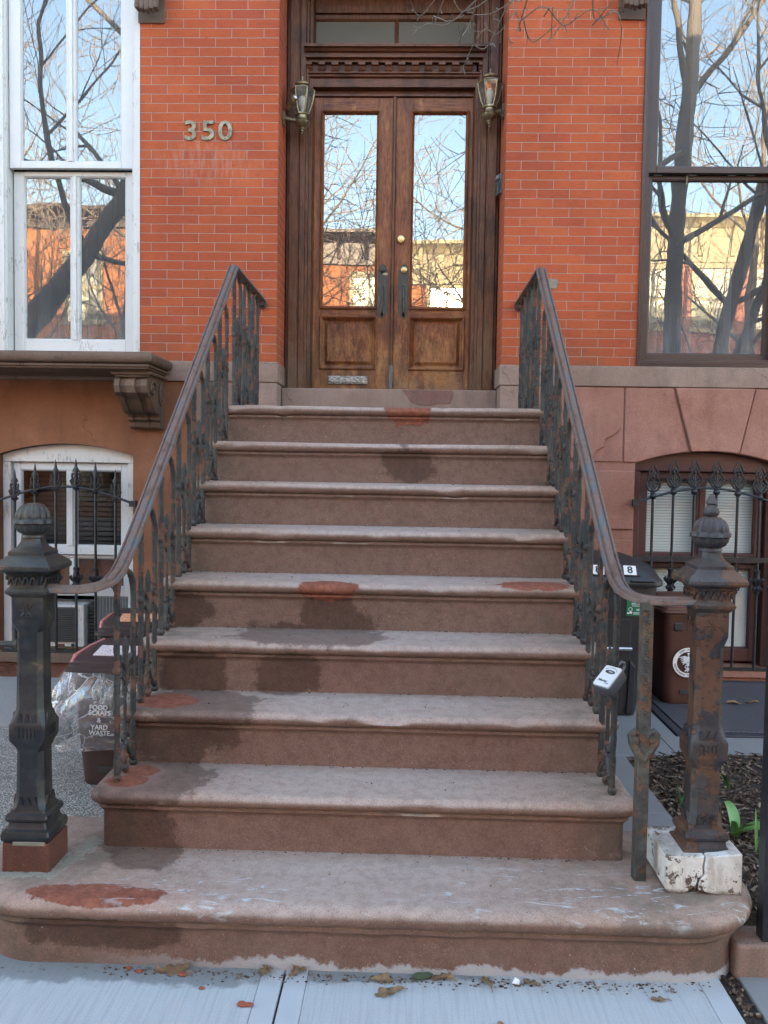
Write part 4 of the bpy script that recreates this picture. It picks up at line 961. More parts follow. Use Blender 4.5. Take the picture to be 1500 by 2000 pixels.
# ---------------------------------------------------------------- newels
def newel(c, dz, mat_, label, spire):
    rt = thing('newel_post', label, 'newel post', (c[0], c[1], 0.20))
    X, Y = c
    def P(l, k=0.87): return [(h*k, ch*k, z+dz) for h, ch, z in l]
    SK = Matrix.Diagonal((0.87, 0.87, 1, 1))
    b = MB()
    b.sq(P([(0.082, 0.004, 0.308), (0.088, 0.006, 0.316), (0.090, 0.006, 0.328), (0.086, 0.006, 0.342), (0.074, 0.005, 0.347), (0.070, 0.005, 0.356), (0.068, 0.005, 0.366), (0.076, 0.006, 0.372), (0.079, 0.006, 0.380), (0.076, 0.006, 0.391), (0.066, 0.006, 0.396), (0.063, 0.008, 0.404)]), c); b.rough(0.0012, 30)
    b.build('base_moulding', mat_, rt, smooth=28)
    b = MB()
    b.sq(P([(0.062, 0.010, 0.400), (0.058, 0.020, 0.418), (0.053, 0.020, 0.436), (0.0515, 0.019, 0.50), (0.050, 0.018, 0.588), (0.056, 0.012, 0.606), (0.064, 0.007, 0.622), (0.066, 0.006, 0.628), (0.0665, 0.006, 0.66), (0.066, 0.006, 0.676), (0.062, 0.010, 0.684), (0.054, 0.018, 0.712), (0.0505, 0.018, 0.728), (0.049, 0.016, 0.85), (0.0475, 0.015, 0.970), (0.052, 0.010, 0.985), (0.057, 0.007, 1.002), (0.0575, 0.006, 1.08)]), c)
    for f in range(4):
        M = Matrix.Translation((X, Y, dz)) @ Matrix.Rotation(R(90)*f, 4, 'Z') @ SK
        for i in range(5): b.box(-0.034+i*0.0145, -0.027+i*0.0145, -0.0695, -0.064, 0.638, 0.668, M)
        for i in (-1, 0, 1):
            b.prism([(i*0.026-0.012, 0.684), (i*0.026+0.012, 0.684), (i*0.026, 0.712)], 'y', -0.064, -0.052, M)
            b.prism([(i*0.026-0.012, 0.418), (i*0.026+0.012, 0.418), (i*0.026, 0.446)], 'y', -0.062, -0.050, M)
        for i in range(8):
            a = R(45)*i
            b.tube([M @ Vector((0.008*math.cos(a), -0.058, 1.04+0.008*math.sin(a))), M @ Vector((0.026*math.cos(a), -0.0585, 1.04+0.024*math.sin(a)))], [0.0035, 0.002], 5)
    b.rough(0.0014, 26)
    b.build('shaft', mat_, rt, smooth=28)
    b = MB()
    b.sq(P([(0.0575, 0.006, 1.079), (0.064, 0.006, 1.086), (0.074, 0.006, 1.094), (0.076, 0.006, 1.102), (0.070, 0.006, 1.108), (0.063, 0.006, 1.114), (0.061, 0.006, 1.122), (0.064, 0.006, 1.140), (0.074, 0.006, 1.156), (0.086, 0.006, 1.163), (0.100, 0.005, 1.166), (0.1045, 0.005, 1.172), (0.1045, 0.005, 1.181), (0.098, 0.005, 1.189), (0.066, 0.004, 1.213), (0.066, 0.004, 1.223), (0.060, 0.006, 1.227), (0.045, 0.010, 1.238), (0.037, 0.013, 1.252), (0.035, 0.014, 1.264)], 0.86), c)
    for f in range(4):
        M = Matrix.Translation((X, Y, dz)) @ Matrix.Rotation(R(90)*f, 4, 'Z') @ SK
        for i in range(-2, 3):
            b.tube([M @ Vector((i*0.026-0.010, -0.0655, 1.122)), M @ Vector((i*0.026-0.002, -0.070, 1.143)), M @ Vector((i*0.026+0.008, -0.072, 1.146)), M @ Vector((i*0.026+0.010, -0.070, 1.136))], 0.004, 5)
    b.rough(0.0014, 26)
    b.build('cap', mat_, rt, smooth=28)
    b = MB()
    z = 1.262+dz
    b.lathe([(0.028, z), (0.034, z+0.003), (0.035, z+0.010), (0.031, z+0.015)], (X, Y, 0), 20)
    n = 8
    up = lambda a, i: 1-0.075*abs(math.sin(a*n))**0.6
    b.lathe([(0.030, z+0.014), (0.045, z+0.022), (0.0535, z+0.036), (0.056, z+0.048)], (X, Y, 0), 64, fn=up)
    b.lathe([(0.054, z+0.046), (0.0635, z+0.050), (0.0625, z+0.060), (0.053, z+0.067)], (X, Y, 0), 64, fn=lambda a, i: 1-0.14*abs(math.sin(a*n/2))**4)
    b.lathe([(0.053, z+0.060), (0.0545, z+0.070), (0.051, z+0.084), (0.043, z+0.098), (0.030, z+0.108), (0.014, z+0.113), (0.0, z+0.113)], (X, Y, 0), 64, fn=lambda a, i: 1-0.10*abs(math.sin(a*n))**0.7*(1 if i < 5 else 0.3))
    if spire:
        b.lathe([(0.012, z+0.108), (0.023, z+0.116), (0.026, z+0.125), (0.023, z+0.134), (0.014, z+0.144), (0.013, z+0.148), (0.018, z+0.152), (0.0175, z+0.158), (0.012, z+0.168), (0.006, z+0.180), (0.0, z+0.184)], (X, Y, 0), 32, fn=lambda a, i: 1-0.08*abs(math.sin(a*3)))
    b.build('fluted_finial', mat_, rt, smooth=50)
    return rt
n1 = newel((-1.048, -2.975), 0.0, m_['black_newel_iron'], 'black painted square newel post with a fluted ball, on a red brown plinth', False)
b = MB(); b.box(-1.120, -0.970, -3.050, -2.900, 0.195, 0.306); b.rough(0.003, 20); b.build('plinth', m_['red_plinth_stone'], n1, bevel=0.004)
b = MB(); b.box(-1.085, -0.985, -3.054, -3.045, 0.299, 0.311); b.rough(0.006, 30); b.build('mortar_bed', m_['mortar_crumb'], n1, bevel=0.002)
n2 = newel((1.083, -2.962), -0.006, m_['rusty_newel_iron'], 'rusty square newel post with peeling paint and a spire on its ball', True)
b = MB()
def crackbox(b, x0, x1, y0, y1, z0, z1):
    b.box(x0, x1, y0, y1, z0, z1)
b.prism([(0.948, 0.226), (0.956, 0.215), (0.985, 0.208), (1.015, 0.219), (1.042, 0.238), (1.048, 0.262), (1.062, 0.275), (1.058, 0.30), (1.066, 0.332), (0.946, 0.330)], 'y', -3.062, -2.84)
b.prism([(1.046, 0.226), (1.09, 0.214), (1.178, 0.206), (1.178, 0.342), (1.069, 0.333), (1.063, 0.302), (1.066, 0.274), (1.053, 0.262)], 'y', -3.066, -2.84)
b.box(0.962, 1.165, -3.04, -2.85, 0.205, 0.325)
b.rough(0.0025, 30)
b.build('cracked_plinth', m_['chipped_white_stone'], n2, bevel=0.005)

# ---------------------------------------------------------------- lock box on the railing
lb = thing('key_lock_box', 'small grey key lock box with a pale face hanging from the right railing', 'lock box', (0.838, -2.760, 0.80))
Ml = Matrix.Translation((0.812, -2.835, 0.817)) @ Matrix.Rotation(R(-46), 4, 'Z') @ Matrix.Rotation(R(-54), 4, 'X') @ Matrix.Rotation(R(4), 4, 'Y') @ Matrix.Scale(0.84, 4)
def MBm(fn, M, name, mat_, par, **k):
    b = MB(); fn(b); b.v = [tuple(M @ Vector(p)) for p in b.v]; return b.build(name, mat_, par, **k)
def rr(hw, hh, r, n=5):
    return [(sx*(hw-r)+r*math.cos(R(a)), sz_*(hh-r)+r*math.sin(R(a))) for sx, sz_, a0 in ((1, 1, 0), (-1, 1, 90), (-1, -1, 180), (1, -1, 270)) for a in [a0+90*i/n for i in range(n+1)]]
def body(b):
    b.loft([[Vector((x*k, y, z*k)) for x, z in rr(0.042, 0.058, 0.016)] for y, k in ((-0.012, 0.93), (-0.010, 0.98), (0.0, 1.0), (0.028, 1.0), (0.034, 0.94))])
lbb = MBm(body, Ml, 'lock_body', m_['lock_body'], lb)
MBm(lambda b: b.loft([[Vector((x*k, y, z*k)) for x, z in rr(0.037, 0.053, 0.008)] for y, k in ((-0.010, 1.0), (-0.018, 1.0), (-0.0195, 0.97))]), Ml, 'face_plate', m_['pale_face_plate'], lb)
def dials(b):
    b.loft([[Vector((x, y, z+0.022)) for x, z in [(0.022*math.cos(R(a)), 0.0095*math.sin(R(a))) for a in range(0, 360, 20)]] for y in (-0.0185, -0.0202)])
d_ = MBm(dials, Ml, 'dial_window', m_['black_plastic'], lb)
def digits(b):
    put_text(b, '0081', 0.010, face_M(0.004, -0.0206, 0.022), spacing=1.05)
MBm(digits, Ml, 'dial_digits', m_['white_ink'], d_)
MBm(lambda b: b.tube([(0.027*math.cos(R(a)), -0.0195, 0.026+0.018*math.sin(R(a))) for a in range(10, 171, 16)], 0.0012, 5), Ml, 'dial_arc', m_['grey_plastic'], lb)
MBm(lambda b: (put_text(b, 'Master', 0.0150, face_M(-0.006, -0.0198, -0.026), shear=0.25, bold=0.012), put_text(b, 'Lock', 0.0085, face_M(0.016, -0.0198, -0.035), shear=0.25)), Ml, 'maker_lettering', m_['black_ink'], lb)
b = MB(); b.tube([(0.835, -2.810, 0.838), (0.850, -2.795, 0.856), (0.866, -2.780, 0.864), (0.878, -2.768, 0.858), (0.880, -2.766, 0.845), (0.868, -2.778, 0.826), (0.848, -2.80, 0.812)], 0.0048, 8); b.build('shackle', m_['grey_plastic'], lb)

# ---------------------------------------------------------------- lanterns
def lantern(x, y, z, jx, label):
    rt = thing('wall_lantern', label, 'wall lantern', (jx, y+0.02, z-0.12), 0, 'brass lanterns beside the doors')
    sg = 1 if jx < x else -1
    Mx = Matrix.Translation((jx, y+0.02, z-0.155)) @ Matrix.Rotation(R(90)*sg, 4, 'Y')
    b = MB(); b.lathe([(0.050, 0), (0.052, 0.006), (0.044, 0.012), (0.036, 0.014), (0.020, 0.022), (0.0, 0.024)], (0, 0, 0), 24, M=Mx); b.build('back_plate', m_['antique_brass'], rt)
    b = MB(); b.tube([(jx+sg*0.015, y+0.02, z-0.155), (jx+sg*0.05, y+0.015, z-0.165), (x-sg*0.03, y, z-0.178), (x, y, z-0.182)], [0.018, 0.015, 0.013, 0.012], 10); b.build('arm', m_['antique_brass'], rt)
    b = MB(); b.lathe([(0.0, z-0.268), (0.007, z-0.262), (0.005, z-0.254), (0.012, z-0.247), (0.012, z-0.240), (0.019, z-0.235), (0.021, z-0.228), (0.016, z-0.223), (0.033, z-0.212), (0.049, z-0.196), (0.051, z-0.187), (0.040, z-0.182), (0.047, z-0.176), (0.036, z-0.169), (0.032, z-0.160), (0.033, z-0.147), (0.042, z-0.141), (0.042, z-0.135)], (x, y, 0), 24); b.build('lower_cup', m_['antique_brass'], rt)
    def hx(r, zz, off=0): return [Vector((x+r*math.cos(R(60*i+off)), y+r*math.sin(R(60*i+off)), zz)) for i in range(6)]
    pr = [(0.039, z-0.134), (0.056, z-0.095), (0.070, z-0.045), (0.077, z-0.005), (0.080, z+0.020)]
    b = MB(); b.loft([hx(r, zz) for r, zz in pr], cap=False); b.build('lantern_glazing', m_['lantern_glass'], rt, smooth=0)
    b = MB()
    for i in range(6): b.tube([(x+(r+0.001)*math.cos(R(60*i)), y+(r+0.001)*math.sin(R(60*i)), zz) for r, zz in pr], 0.0040, 6)
    b.loft([hx(0.043, z-0.141), hx(0.045, z-0.136), hx(0.043, z-0.130)]); b.loft([hx(0.081, z+0.015), hx(0.084, z+0.020), hx(0.081, z+0.025), hx(0.052, z+0.038), hx(0.040, z+0.043)])
    b.lathe([(0.034, z+0.038), (0.036, z+0.046), (0.049, z+0.052), (0.051, z+0.060), (0.042, z+0.070), (0.024, z+0.078), (0.007, z+0.082), (0.006, z+0.090), (0.004, z+0.095), (0.0035, z+0.112), (0.0, z+0.116)], (x, y, 0), 24)
    b.build('lantern_frame', m_['antique_brass'], rt, smooth=30)
    b = MB(); b.lathe([(0.012, z-0.134), (0.014, z-0.105), (0.016, z-0.100), (0.028, z-0.062), (0.029, z-0.045), (0.022, z-0.024), (0.010, z-0.014), (0.0, z-0.012)], (x, y, 0), 16); b.build('bulb', m_['bulb_glass'], rt)
    return rt
ll = lantern(-0.614, 0.165, 4.008, -0.7475, 'brass lantern with a dusk sensor tube, on the left door jamb')
b = MB(); b.tube([(-0.700, 0.15, 3.905), (-0.690, 0.13, 3.915), (-0.655, 0.085, 3.945), (-0.650, 0.08, 3.949)], [0.020, 0.0215, 0.0195, 0.0185], 14); b.build('sensor_tube', m_['antique_brass'], ll)
b = MB(); b.tube([(-0.6515, 0.0825, 3.9475), (-0.648, 0.0785, 3.9505)], [0.010, 0.010], 12); b.build('sensor_lens', m_['white_ink'], ll)
lantern(0.640, 0.165, 4.060, 0.7365, 'brass lantern without a sensor tube, on the right door jamb')
db = thing('doorbell_camera', 'small grey and black doorbell camera on the right jamb of the doorway', 'doorbell', (0.737, 0.235, 3.43))
Md = Matrix.Translation((0.7365, 0.235, 3.435)) @ Matrix.Rotation(R(-68), 4, 'Z')
b = MB(); b.prism([(-0.032, -0.062), (0.032, -0.062), (0.032, 0.072), (-0.032, 0.072)], 'y', -0.022, 0.0); b.prism([(-0.028, 0.035), (0.028, 0.035), (0.022, 0.066), (-0.022, 0.066)], 'y', -0.034, -0.02); b.v = [tuple(Md @ Vector(p)) for p in b.v]; hs = b.build('housing', m_['grey_plastic'], db, bevel=0.004)
b = MB()
for x0, x1 in ((-0.029, -0.003), (0.004, 0.029)): b.box(x0, x1, -0.030, -0.020, -0.068, 0.032)
b.v = [tuple(Md @ Vector(p)) for p in b.v]; b.build('front_panel', m_['black_plastic'], hs, bevel=0.002)
b = MB(); b.box(-0.003, 0.004, -0.026, -0.021, -0.05, 0.02); b.v = [tuple(Md @ Vector(p)) for p in b.v]; b.build('light_strip', m_['white_ink'], hs)

# ---------------------------------------------------------------- window guards
def guard(xs, tops, arcp, zb, fin, label, y, mid=None, node=None):
    rt = thing('window_guard', label, 'window guard', (xs[2], y, zb), 0, 'iron guards before the basement windows')
    bar0 = []
    for i, (x, zt) in enumerate(zip(xs, tops)):
        b = MB(); b.tube([(x, y, zb), (x, y, zt-0.20)], 0.0095, 8, 0.12, 50)
        o = b.build('bar', m_['guard_iron'], rt)
        q = MB(); fin(q, x, y, zt); q.build('finial', m_['guard_iron'], o, smooth=50)
        if node:
            q = MB(); zn = node
            q.tube([(x, y, zn-0.085), (x, y, zn-0.07), (x, y, zn-0.05), (x, y, zn-0.02), (x, y, zn+0.02), (x, y, zn+0.05), (x, y, zn+0.075), (x, y, zn+0.085)], [0.011, 0.020, 0.017, 0.023, 0.023, 0.017, 0.021, 0.011], 9)
            for a in range(0, 360, 45):
                c, s_ = math.cos(R(a)), math.sin(R(a))
                q.tube([(x+0.018*c, y+0.018*s_, zn-0.015), (x+0.035*c, y+0.035*s_, zn+0.004), (x+0.041*c, y+0.041*s_, zn+0.016), (x+0.032*c, y+0.032*s_, zn+0.024)], [0.008, 0.009, 0.008, 0.005], 6)
                q.tube([(x+0.018*c, y+0.018*s_, zn-0.03), (x+0.030*c, y+0.030*s_, zn-0.045), (x+0.022*c, y+0.022*s_, zn-0.058)], [0.006, 0.006, 0.004], 6)
            q.build('collar', m_['guard_iron'], o, smooth=50)
    b = MB(); b.tube(arcp, 0.008, 8, 0.3, 40, 1.0)
    for p in (arcp[0], arcp[-1]): b.box(p[0]-0.022, p[0]+0.022, y-0.016, y+0.016, p[2]-0.020, p[2]+0.020)
    b.build('arched_rail', m_['guard_iron'], rt)
    b = MB(); b.box(xs[0]-0.09, xs[-1]+0.10, y-0.006, y+0.006, zb-0.004, zb+0.020); b.build('bottom_rail', m_['guard_iron'], rt)
    if mid: b = MB(); b.box(xs[0]-0.11, xs[-1]+0.12, y-0.012, y+0.010, mid-0.016, mid+0.016); b.build('middle_rail', m_['guard_iron'], rt)
    return rt
def spear(q, x, y, zt):
    q.lathe([(0.010, zt-0.215), (0.021, zt-0.205), (0.024, zt-0.196), (0.013, zt-0.188), (0.010, zt-0.180)], (x, y, 0), 12)
    q.tube([(x, y, zt-0.19), (x, y, zt-0.15), (x, y, zt-0.11), (x, y, zt-0.075), (x, y, zt-0.06), (x, y, zt-0.03), (x, y, zt)], [0.012, 0.016, 0.012, 0.018, 0.011, 0.007, 0.001], 8)
    for s in (-1, 1):
        q.tube([(x, y-0.004, zt-0.185), (x+s*0.026, y-0.004, zt-0.172), (x+s*0.035, y-0.004, zt-0.150), (x+s*0.024, y-0.004, zt-0.137), (x+s*0.013, y-0.004, zt-0.150), (x+s*0.020, y-0.004, zt-0.160)], 0.0082, 6)
        q.tube([(x+s*0.020, y-0.004, zt-0.137), (x+s*0.026, y-0.004, zt-0.118), (x+s*0.024, y-0.004, zt-0.103), (x+s*0.012, y-0.004, zt-0.108)], 0.0072, 6)
        q.tube([(x, y, zt-0.055), (x+s*0.014, y, zt-0.075), (x+s*0.024, y, zt-0.090)], [0.006, 0.007, 0.002], 6)
        q.ball((x+s*0.018, y-0.006, zt-0.152), 0.009, 7)
def palmette(q, x, y, zt):
    q.lathe([(0.010, zt-0.235), (0.020, zt-0.225), (0.024, zt-0.214), (0.017, zt-0.205), (0.019, zt-0.196), (0.010, zt-0.188)], (x, y, 0), 12)
    for s in (-1, 1):
        o = [(0.0, -0.190), (0.026, -0.176), (0.044, -0.148), (0.046, -0.128), (0.034, -0.106), (0.022, -0.092), (0.021, -0.080), (0.031, -0.068), (0.030, -0.060), (0.018, -0.036), (0.0, 0.0)]
        q.tube([(x+s*a, y, zt+c) for a, c in o], [0.0075]*10+[0.002], 6)
        q.tube([(x+s*0.006, y, zt-0.175), (x+s*0.020, y, zt-0.150), (x+s*0.030, y, zt-0.132), (x+s*0.022, y, zt-0.122), (x+s*0.014, y, zt-0.132)], 0.0068, 6)
        q.tube([(x, y, zt-0.182), (x+s*0.010, y, zt-0.140), (x+s*0.014, y, zt-0.112)], 0.005, 6)
        q.tube([(x+s*0.018, y, zt-0.072), (x+s*0.006, y, zt-0.060), (x+s*0.010, y, zt-0.046)], 0.0062, 6)
        q.tube([(x+s*0.030, y, zt-0.160), (x+s*0.038, y, zt-0.143), (x+s*0.036, y, zt-0.128)], 0.0045, 6)
    q.tube([(x, y, zt-0.19), (x, y, zt-0.10), (x, y, zt-0.05)], [0.006, 0.006, 0.004], 6)
    q.ball((x, y-0.004, zt-0.178), 0.012, 8); q.ball((x, y-0.003, zt-0.088), 0.010, 7)
xs = [-2.488, -2.350, -2.211, -2.074, -1.943, -1.808]
guard(xs, [1.468, 1.508, 1.534, 1.543, 1.521, 1.472], [(-2.62+0.93*i/16, -0.045, 1.246+0.108*math.sin(math.pi*i/16)) for i in range(17)], 0.236, spear, 'black spear topped window guard before the white basement window', -0.045, None, 0.735)
xs = [1.740, 1.872, 2.008, 2.150, 2.288, 2.431]
guard(xs, [1.566, 1.595, 1.599, 1.599, 1.591, 1.567], [(1.632+0.92*i/16, -0.045, 1.310+0.100*math.sin(math.pi*i/16)) for i in range(17)], 0.214, palmette, 'black palmette topped window guard before the maroon basement window', -0.045, 0.945, 0.80)

# air conditioner in the left basement window
ac = thing('air_conditioner', 'white window air conditioner with dark louvres behind the left window guard', 'air conditioner', (-2.28, 0.06, 0.252))
b = MB(); b.box(-2.54, -2.275+0.22, 0.04, 0.30, 0.254, 0.545); body_ = b.build('casing', m_['weathered_white_paint'], ac, bevel=0.008)
b = MB(); b.box(-2.52, -2.105, 0.030, 0.042, 0.292, 0.528)
for i in range(15): b.box(-2.515, -2.11, 0.018, 0.032, 0.298+i*0.0152, 0.308+i*0.0152)
b.build('louvre_panel', m_['louvre_metal'], ac, smooth=0)
b = MB(); b.tube([(-2.13, 0.035, 0.270), (-2.13, 0.026, 0.270)], 0.011, 10); b.build('drain_cap', m_['black_plastic'], ac)
b = MB(); b.box(-2.25, -2.19, 0.036, 0.045, 0.258, 0.276); b.build('rust_spot', m_['red_plinth_stone'], body_)
b = MB()
for i in range(11): b.box(-2.052, -2.012, 0.10+0.004*(i % 2), 0.12, 0.272+i*0.025, 0.288+i*0.025)
b.build('side_louvre', m_['louvre_metal'], ac, smooth=0)
# ---------------------------------------------------------------- ground
def gz(y): return 0.055+(-y)*0.0478           # areaway falls towards the house
def slab(name, m, x0, x1, y0, y1, z1, th=0.06, bevel=0.004):
    b = MB(); b.box(x0, x1, y0, y1, z1-th, z1); return struct(b.build(name, m, None, bevel=bevel))
YC = -7.7
b = MB(); b.add([(-400, -400, -0.20), (400, -400, -0.20), (400, 400, -0.20), (-400, 400, -0.20)], [(0, 1, 2, 3)]); struct(b.build('ground', m_['far_concrete'], None, smooth=0))
for x0, x1, m in ((-1.80, -0.272, 'sidewalk_concrete'), (-0.272, -0.206, 'smooth_concrete'), (-0.200, -0.134, 'smooth_concrete'), (-0.134, 1.020, 'sidewalk_concrete'), (1.020, 1.088, 'smooth_concrete'), (-9, -1.86, 'sidewalk_concrete'), (1.150, 9, 'bluestone')):
    slab('sidewalk', m_[m], x0, x1, YC, -2.9, 0.0)
for x0, x1 in ((-40, -9.005), (9.005, 40)): slab('sidewalk', m_['far_concrete'], x0, x1, YC, -2.9, 0.0, bevel=0)
slab('sidewalk_joint', m_['soil'], -9, 9, YC+0.02, -2.92, -0.012, 0.04, 0)
slab('kerb', m_['far_concrete'], -40, 40, YC-0.15, YC-0.002, -0.002, 0.16, 0.01)
slab('road', m_['street_asphalt'], -60, 60, -13.4, YC-0.155, -0.13, 0.05, 0)
slab('kerb', m_['far_concrete'], -40, 40, -13.55, -13.402, -0.002, 0.16, 0.01)
slab('sidewalk', m_['far_concrete'], -40, 40, -18.2, -13.555, 0.0, 0.06, 0)
def slope_sheet(name, m, x0, x1, y0, y1, fz, nx=1, ny=1, th=0.2):
    b = MB(); vs = []; fs = []
    for j in range(ny+1):
        for i in range(nx+1):
            x = x0+(x1-x0)*i/nx; y = y0+(y1-y0)*j/ny; vs.append((x, y, fz(x, y)))
    for j in range(ny):
        for i in range(nx):
            k = j*(nx+1)+i; fs.append((k, k+1, k+nx+2, k+nx+1))
    b.add(vs, fs)
    b.add([(x0, y0, -0.1), (x1, y0, -0.1), (x1, y0, fz(x1, y0)), (x0, y0, fz(x0, y0))], [(0, 1, 2, 3)])
    return struct(b.build(name, m, None))
slope_sheet('areaway_paving', m_['aggregate'], -6, -0.86, -2.98, -1.28, lambda x, y: gz(y)+0.004*mnoise.noise(Vector((x*3, y*3, 0))), 40, 20)
slope_sheet('areaway_asphalt', m_['old_asphalt'], -6, -0.86, -1.285, 0.0, lambda x, y: gz(y)+0.004+0.004*mnoise.noise(Vector((x*3, y*3, 0))), 30, 14)
b = MB(); b.box(-6, -1.12, -3.05, -2.93, -0.1, 0.192); struct(b.build('areaway_kerb', m_['red_plinth_stone'], None, bevel=0.01))
rnd = random.Random(8); b = MB()
for i in range(520):
    t = rnd.random(); a, c = ((-1.19, -3.075), (-0.955, -3.06)) if t < 0.45 else ((-0.955, -3.06), (-0.905, -2.80))
    u = rnd.random(); r_ = rnd.uniform(0.0025, 0.010); b.ball((a[0]+(c[0]-a[0])*u+rnd.gauss(0, 0.010), a[1]+(c[1]-a[1])*u+rnd.gauss(0, 0.010), 0.2142), r_, 6, sx=1.5, sz=0.5)
struct(b.build('mortar_crumbs', m_['mortar_crumb'], None), 'stuff')
# right hand front garden
def flag(x0, x1, y0, y1, z=0.142, m='bluestone'): slab('path', m_[m], x0, x1, y0, y1, z, 0.05, 0.004)
flag(0.865, 1.205, -2.99, -2.268); flag(0.865, 1.203, -2.262, -1.578); flag(0.865, 1.46, -1.572, -1.256); flag(1.466, 2.15, -1.572, -1.25, 0.139); flag(2.156, 4, -1.572, -1.25, 0.140); flag(0.865, 1.555, -1.250, -0.62, 0.136, 'far_concrete' if False else 'bluestone'); flag(0.865, 1.555, -0.614, -0.0, 0.133)
slab('garden_soil', m_['soil'], 0.865, 4, -3.02, 0.0, 0.095, 0.15, 0)
def mz(x, y): return 0.128+0.028*mnoise.noise(Vector((x*2.3, y*2.3, 4)))+0.012*mnoise.noise(Vector((x*9, y*9, 2)))+0.02*min(1, max(0, (x-1.2)*3))
slope_sheet('garden_bed', m_['soil'], 1.205, 3.6, -3.02, -1.60, mz, 50, 40)
rnd = random.Random(3)
b = MB()
for i in range(5200):
    x = 1.205+rnd.random()**1.3*1.6; y = rnd.uniform(-3.0, -1.59)
    ln = rnd.uniform(0.010, 0.038)*(0.6+0.4*rnd.random()); wd = rnd.uniform(0.003, 0.009)
    M = Matrix.Translation((x, y, mz(x, y)+rnd.uniform(0.0, 0.012))) @ Matrix.Rotation(rnd.uniform(0, 6.28), 4, 'Z') @ Matrix.Rotation(rnd.gauss(0, 0.35), 4, 'Y') @ Matrix.Rotation(rnd.gauss(0, 0.4), 4, 'X')
    h = wd*0.4
    b.add([M @ Vector(p) for p in ((-ln, -wd, 0), (ln, -wd*0.4, 0), (ln*1.1, wd*0.5, 0), (-ln*0.8, wd, 0), (-ln, 0, h), (ln, 0, h))], [(0, 1, 5, 4), (1, 2, 5), (2, 3, 4, 5), (3, 0, 4)])
struct(b.build('bark_mulch', m_['mulch'], None, smooth=0), 'stuff')
ht = thing('cellar_hatch', 'dark steel tread plate cellar hatch before the maroon basement window', 'cellar hatch', (2.2, -0.6, 0.12))
b = MB(); b.box(1.615, 2.55, -1.165, -0.10, 0.118, 0.146); b.box(2.556, 3.6, -1.165, -0.10, 0.118, 0.146); b.build('tread_plate', m_['tread_plate'], ht, bevel=0.003)
b = MB(); b.box(1.562, 1.607, -1.235, -0.04, 0.10, 0.1445); b.box(1.607, 3.66, -1.235, -1.173, 0.10, 0.1445); b.box(1.607, 3.66, -0.092, -0.04, 0.10, 0.1445); b.build('hatch_frame', m_['hatch_frame'], ht, bevel=0.004)
tag((lambda b: (b.box(1.140, 4.5, -3.135, -2.96, -0.02, 0.098), b.rough(0.004, 9), b.build('kerb_stone', m_['grey_brownstone'], None, o=(1.5, -3.05, 0), bevel=0.012))[2])(MB()), 'low red brown kerb stone beside the right end of the lowest step', 'kerb stone')
fp = thing('fence_post', 'plain black square fence post at the right edge beside the lowest step', 'fence post', (1.235, -3.085, 0.098))
b = MB(); b.box(1.2245, 1.272, -3.112, -3.064, 0.096, 1.15); b.build('post', m_['guard_iron'], fp, bevel=0.003)
b = MB(); b.sq([(0.027, 0.002, 1.15), (0.030, 0.003, 1.155), (0.030, 0.003, 1.165), (0.004, 0.001, 1.19)], (1.248, -3.088)); b.build('post_cap', m_['guard_iron'], fp)
fr_ = thing('fence_rail', 'thin iron fence rail running into the left side of the black newel post', 'fence rail', (-1.5, -2.97, 0.92))
b = MB(); b.tube([(-2.6, -2.97, 0.918), (-1.9, -2.97, 0.919), (-1.10, -2.97, 0.921)], 0.011, 8, 0.1, 20); b.build('rail', m_['baluster_iron'], fr_)
b = MB(); b.ball((-1.102, -2.97, 0.921), 0.018, 8); b.build('rail_socket', m_['baluster_iron'], fr_)
b = MB(); b.box(-2.62, -2.58, -2.99, -2.95, 0.19, 1.0); b.build('end_post', m_['guard_iron'], fr_, bevel=0.003)

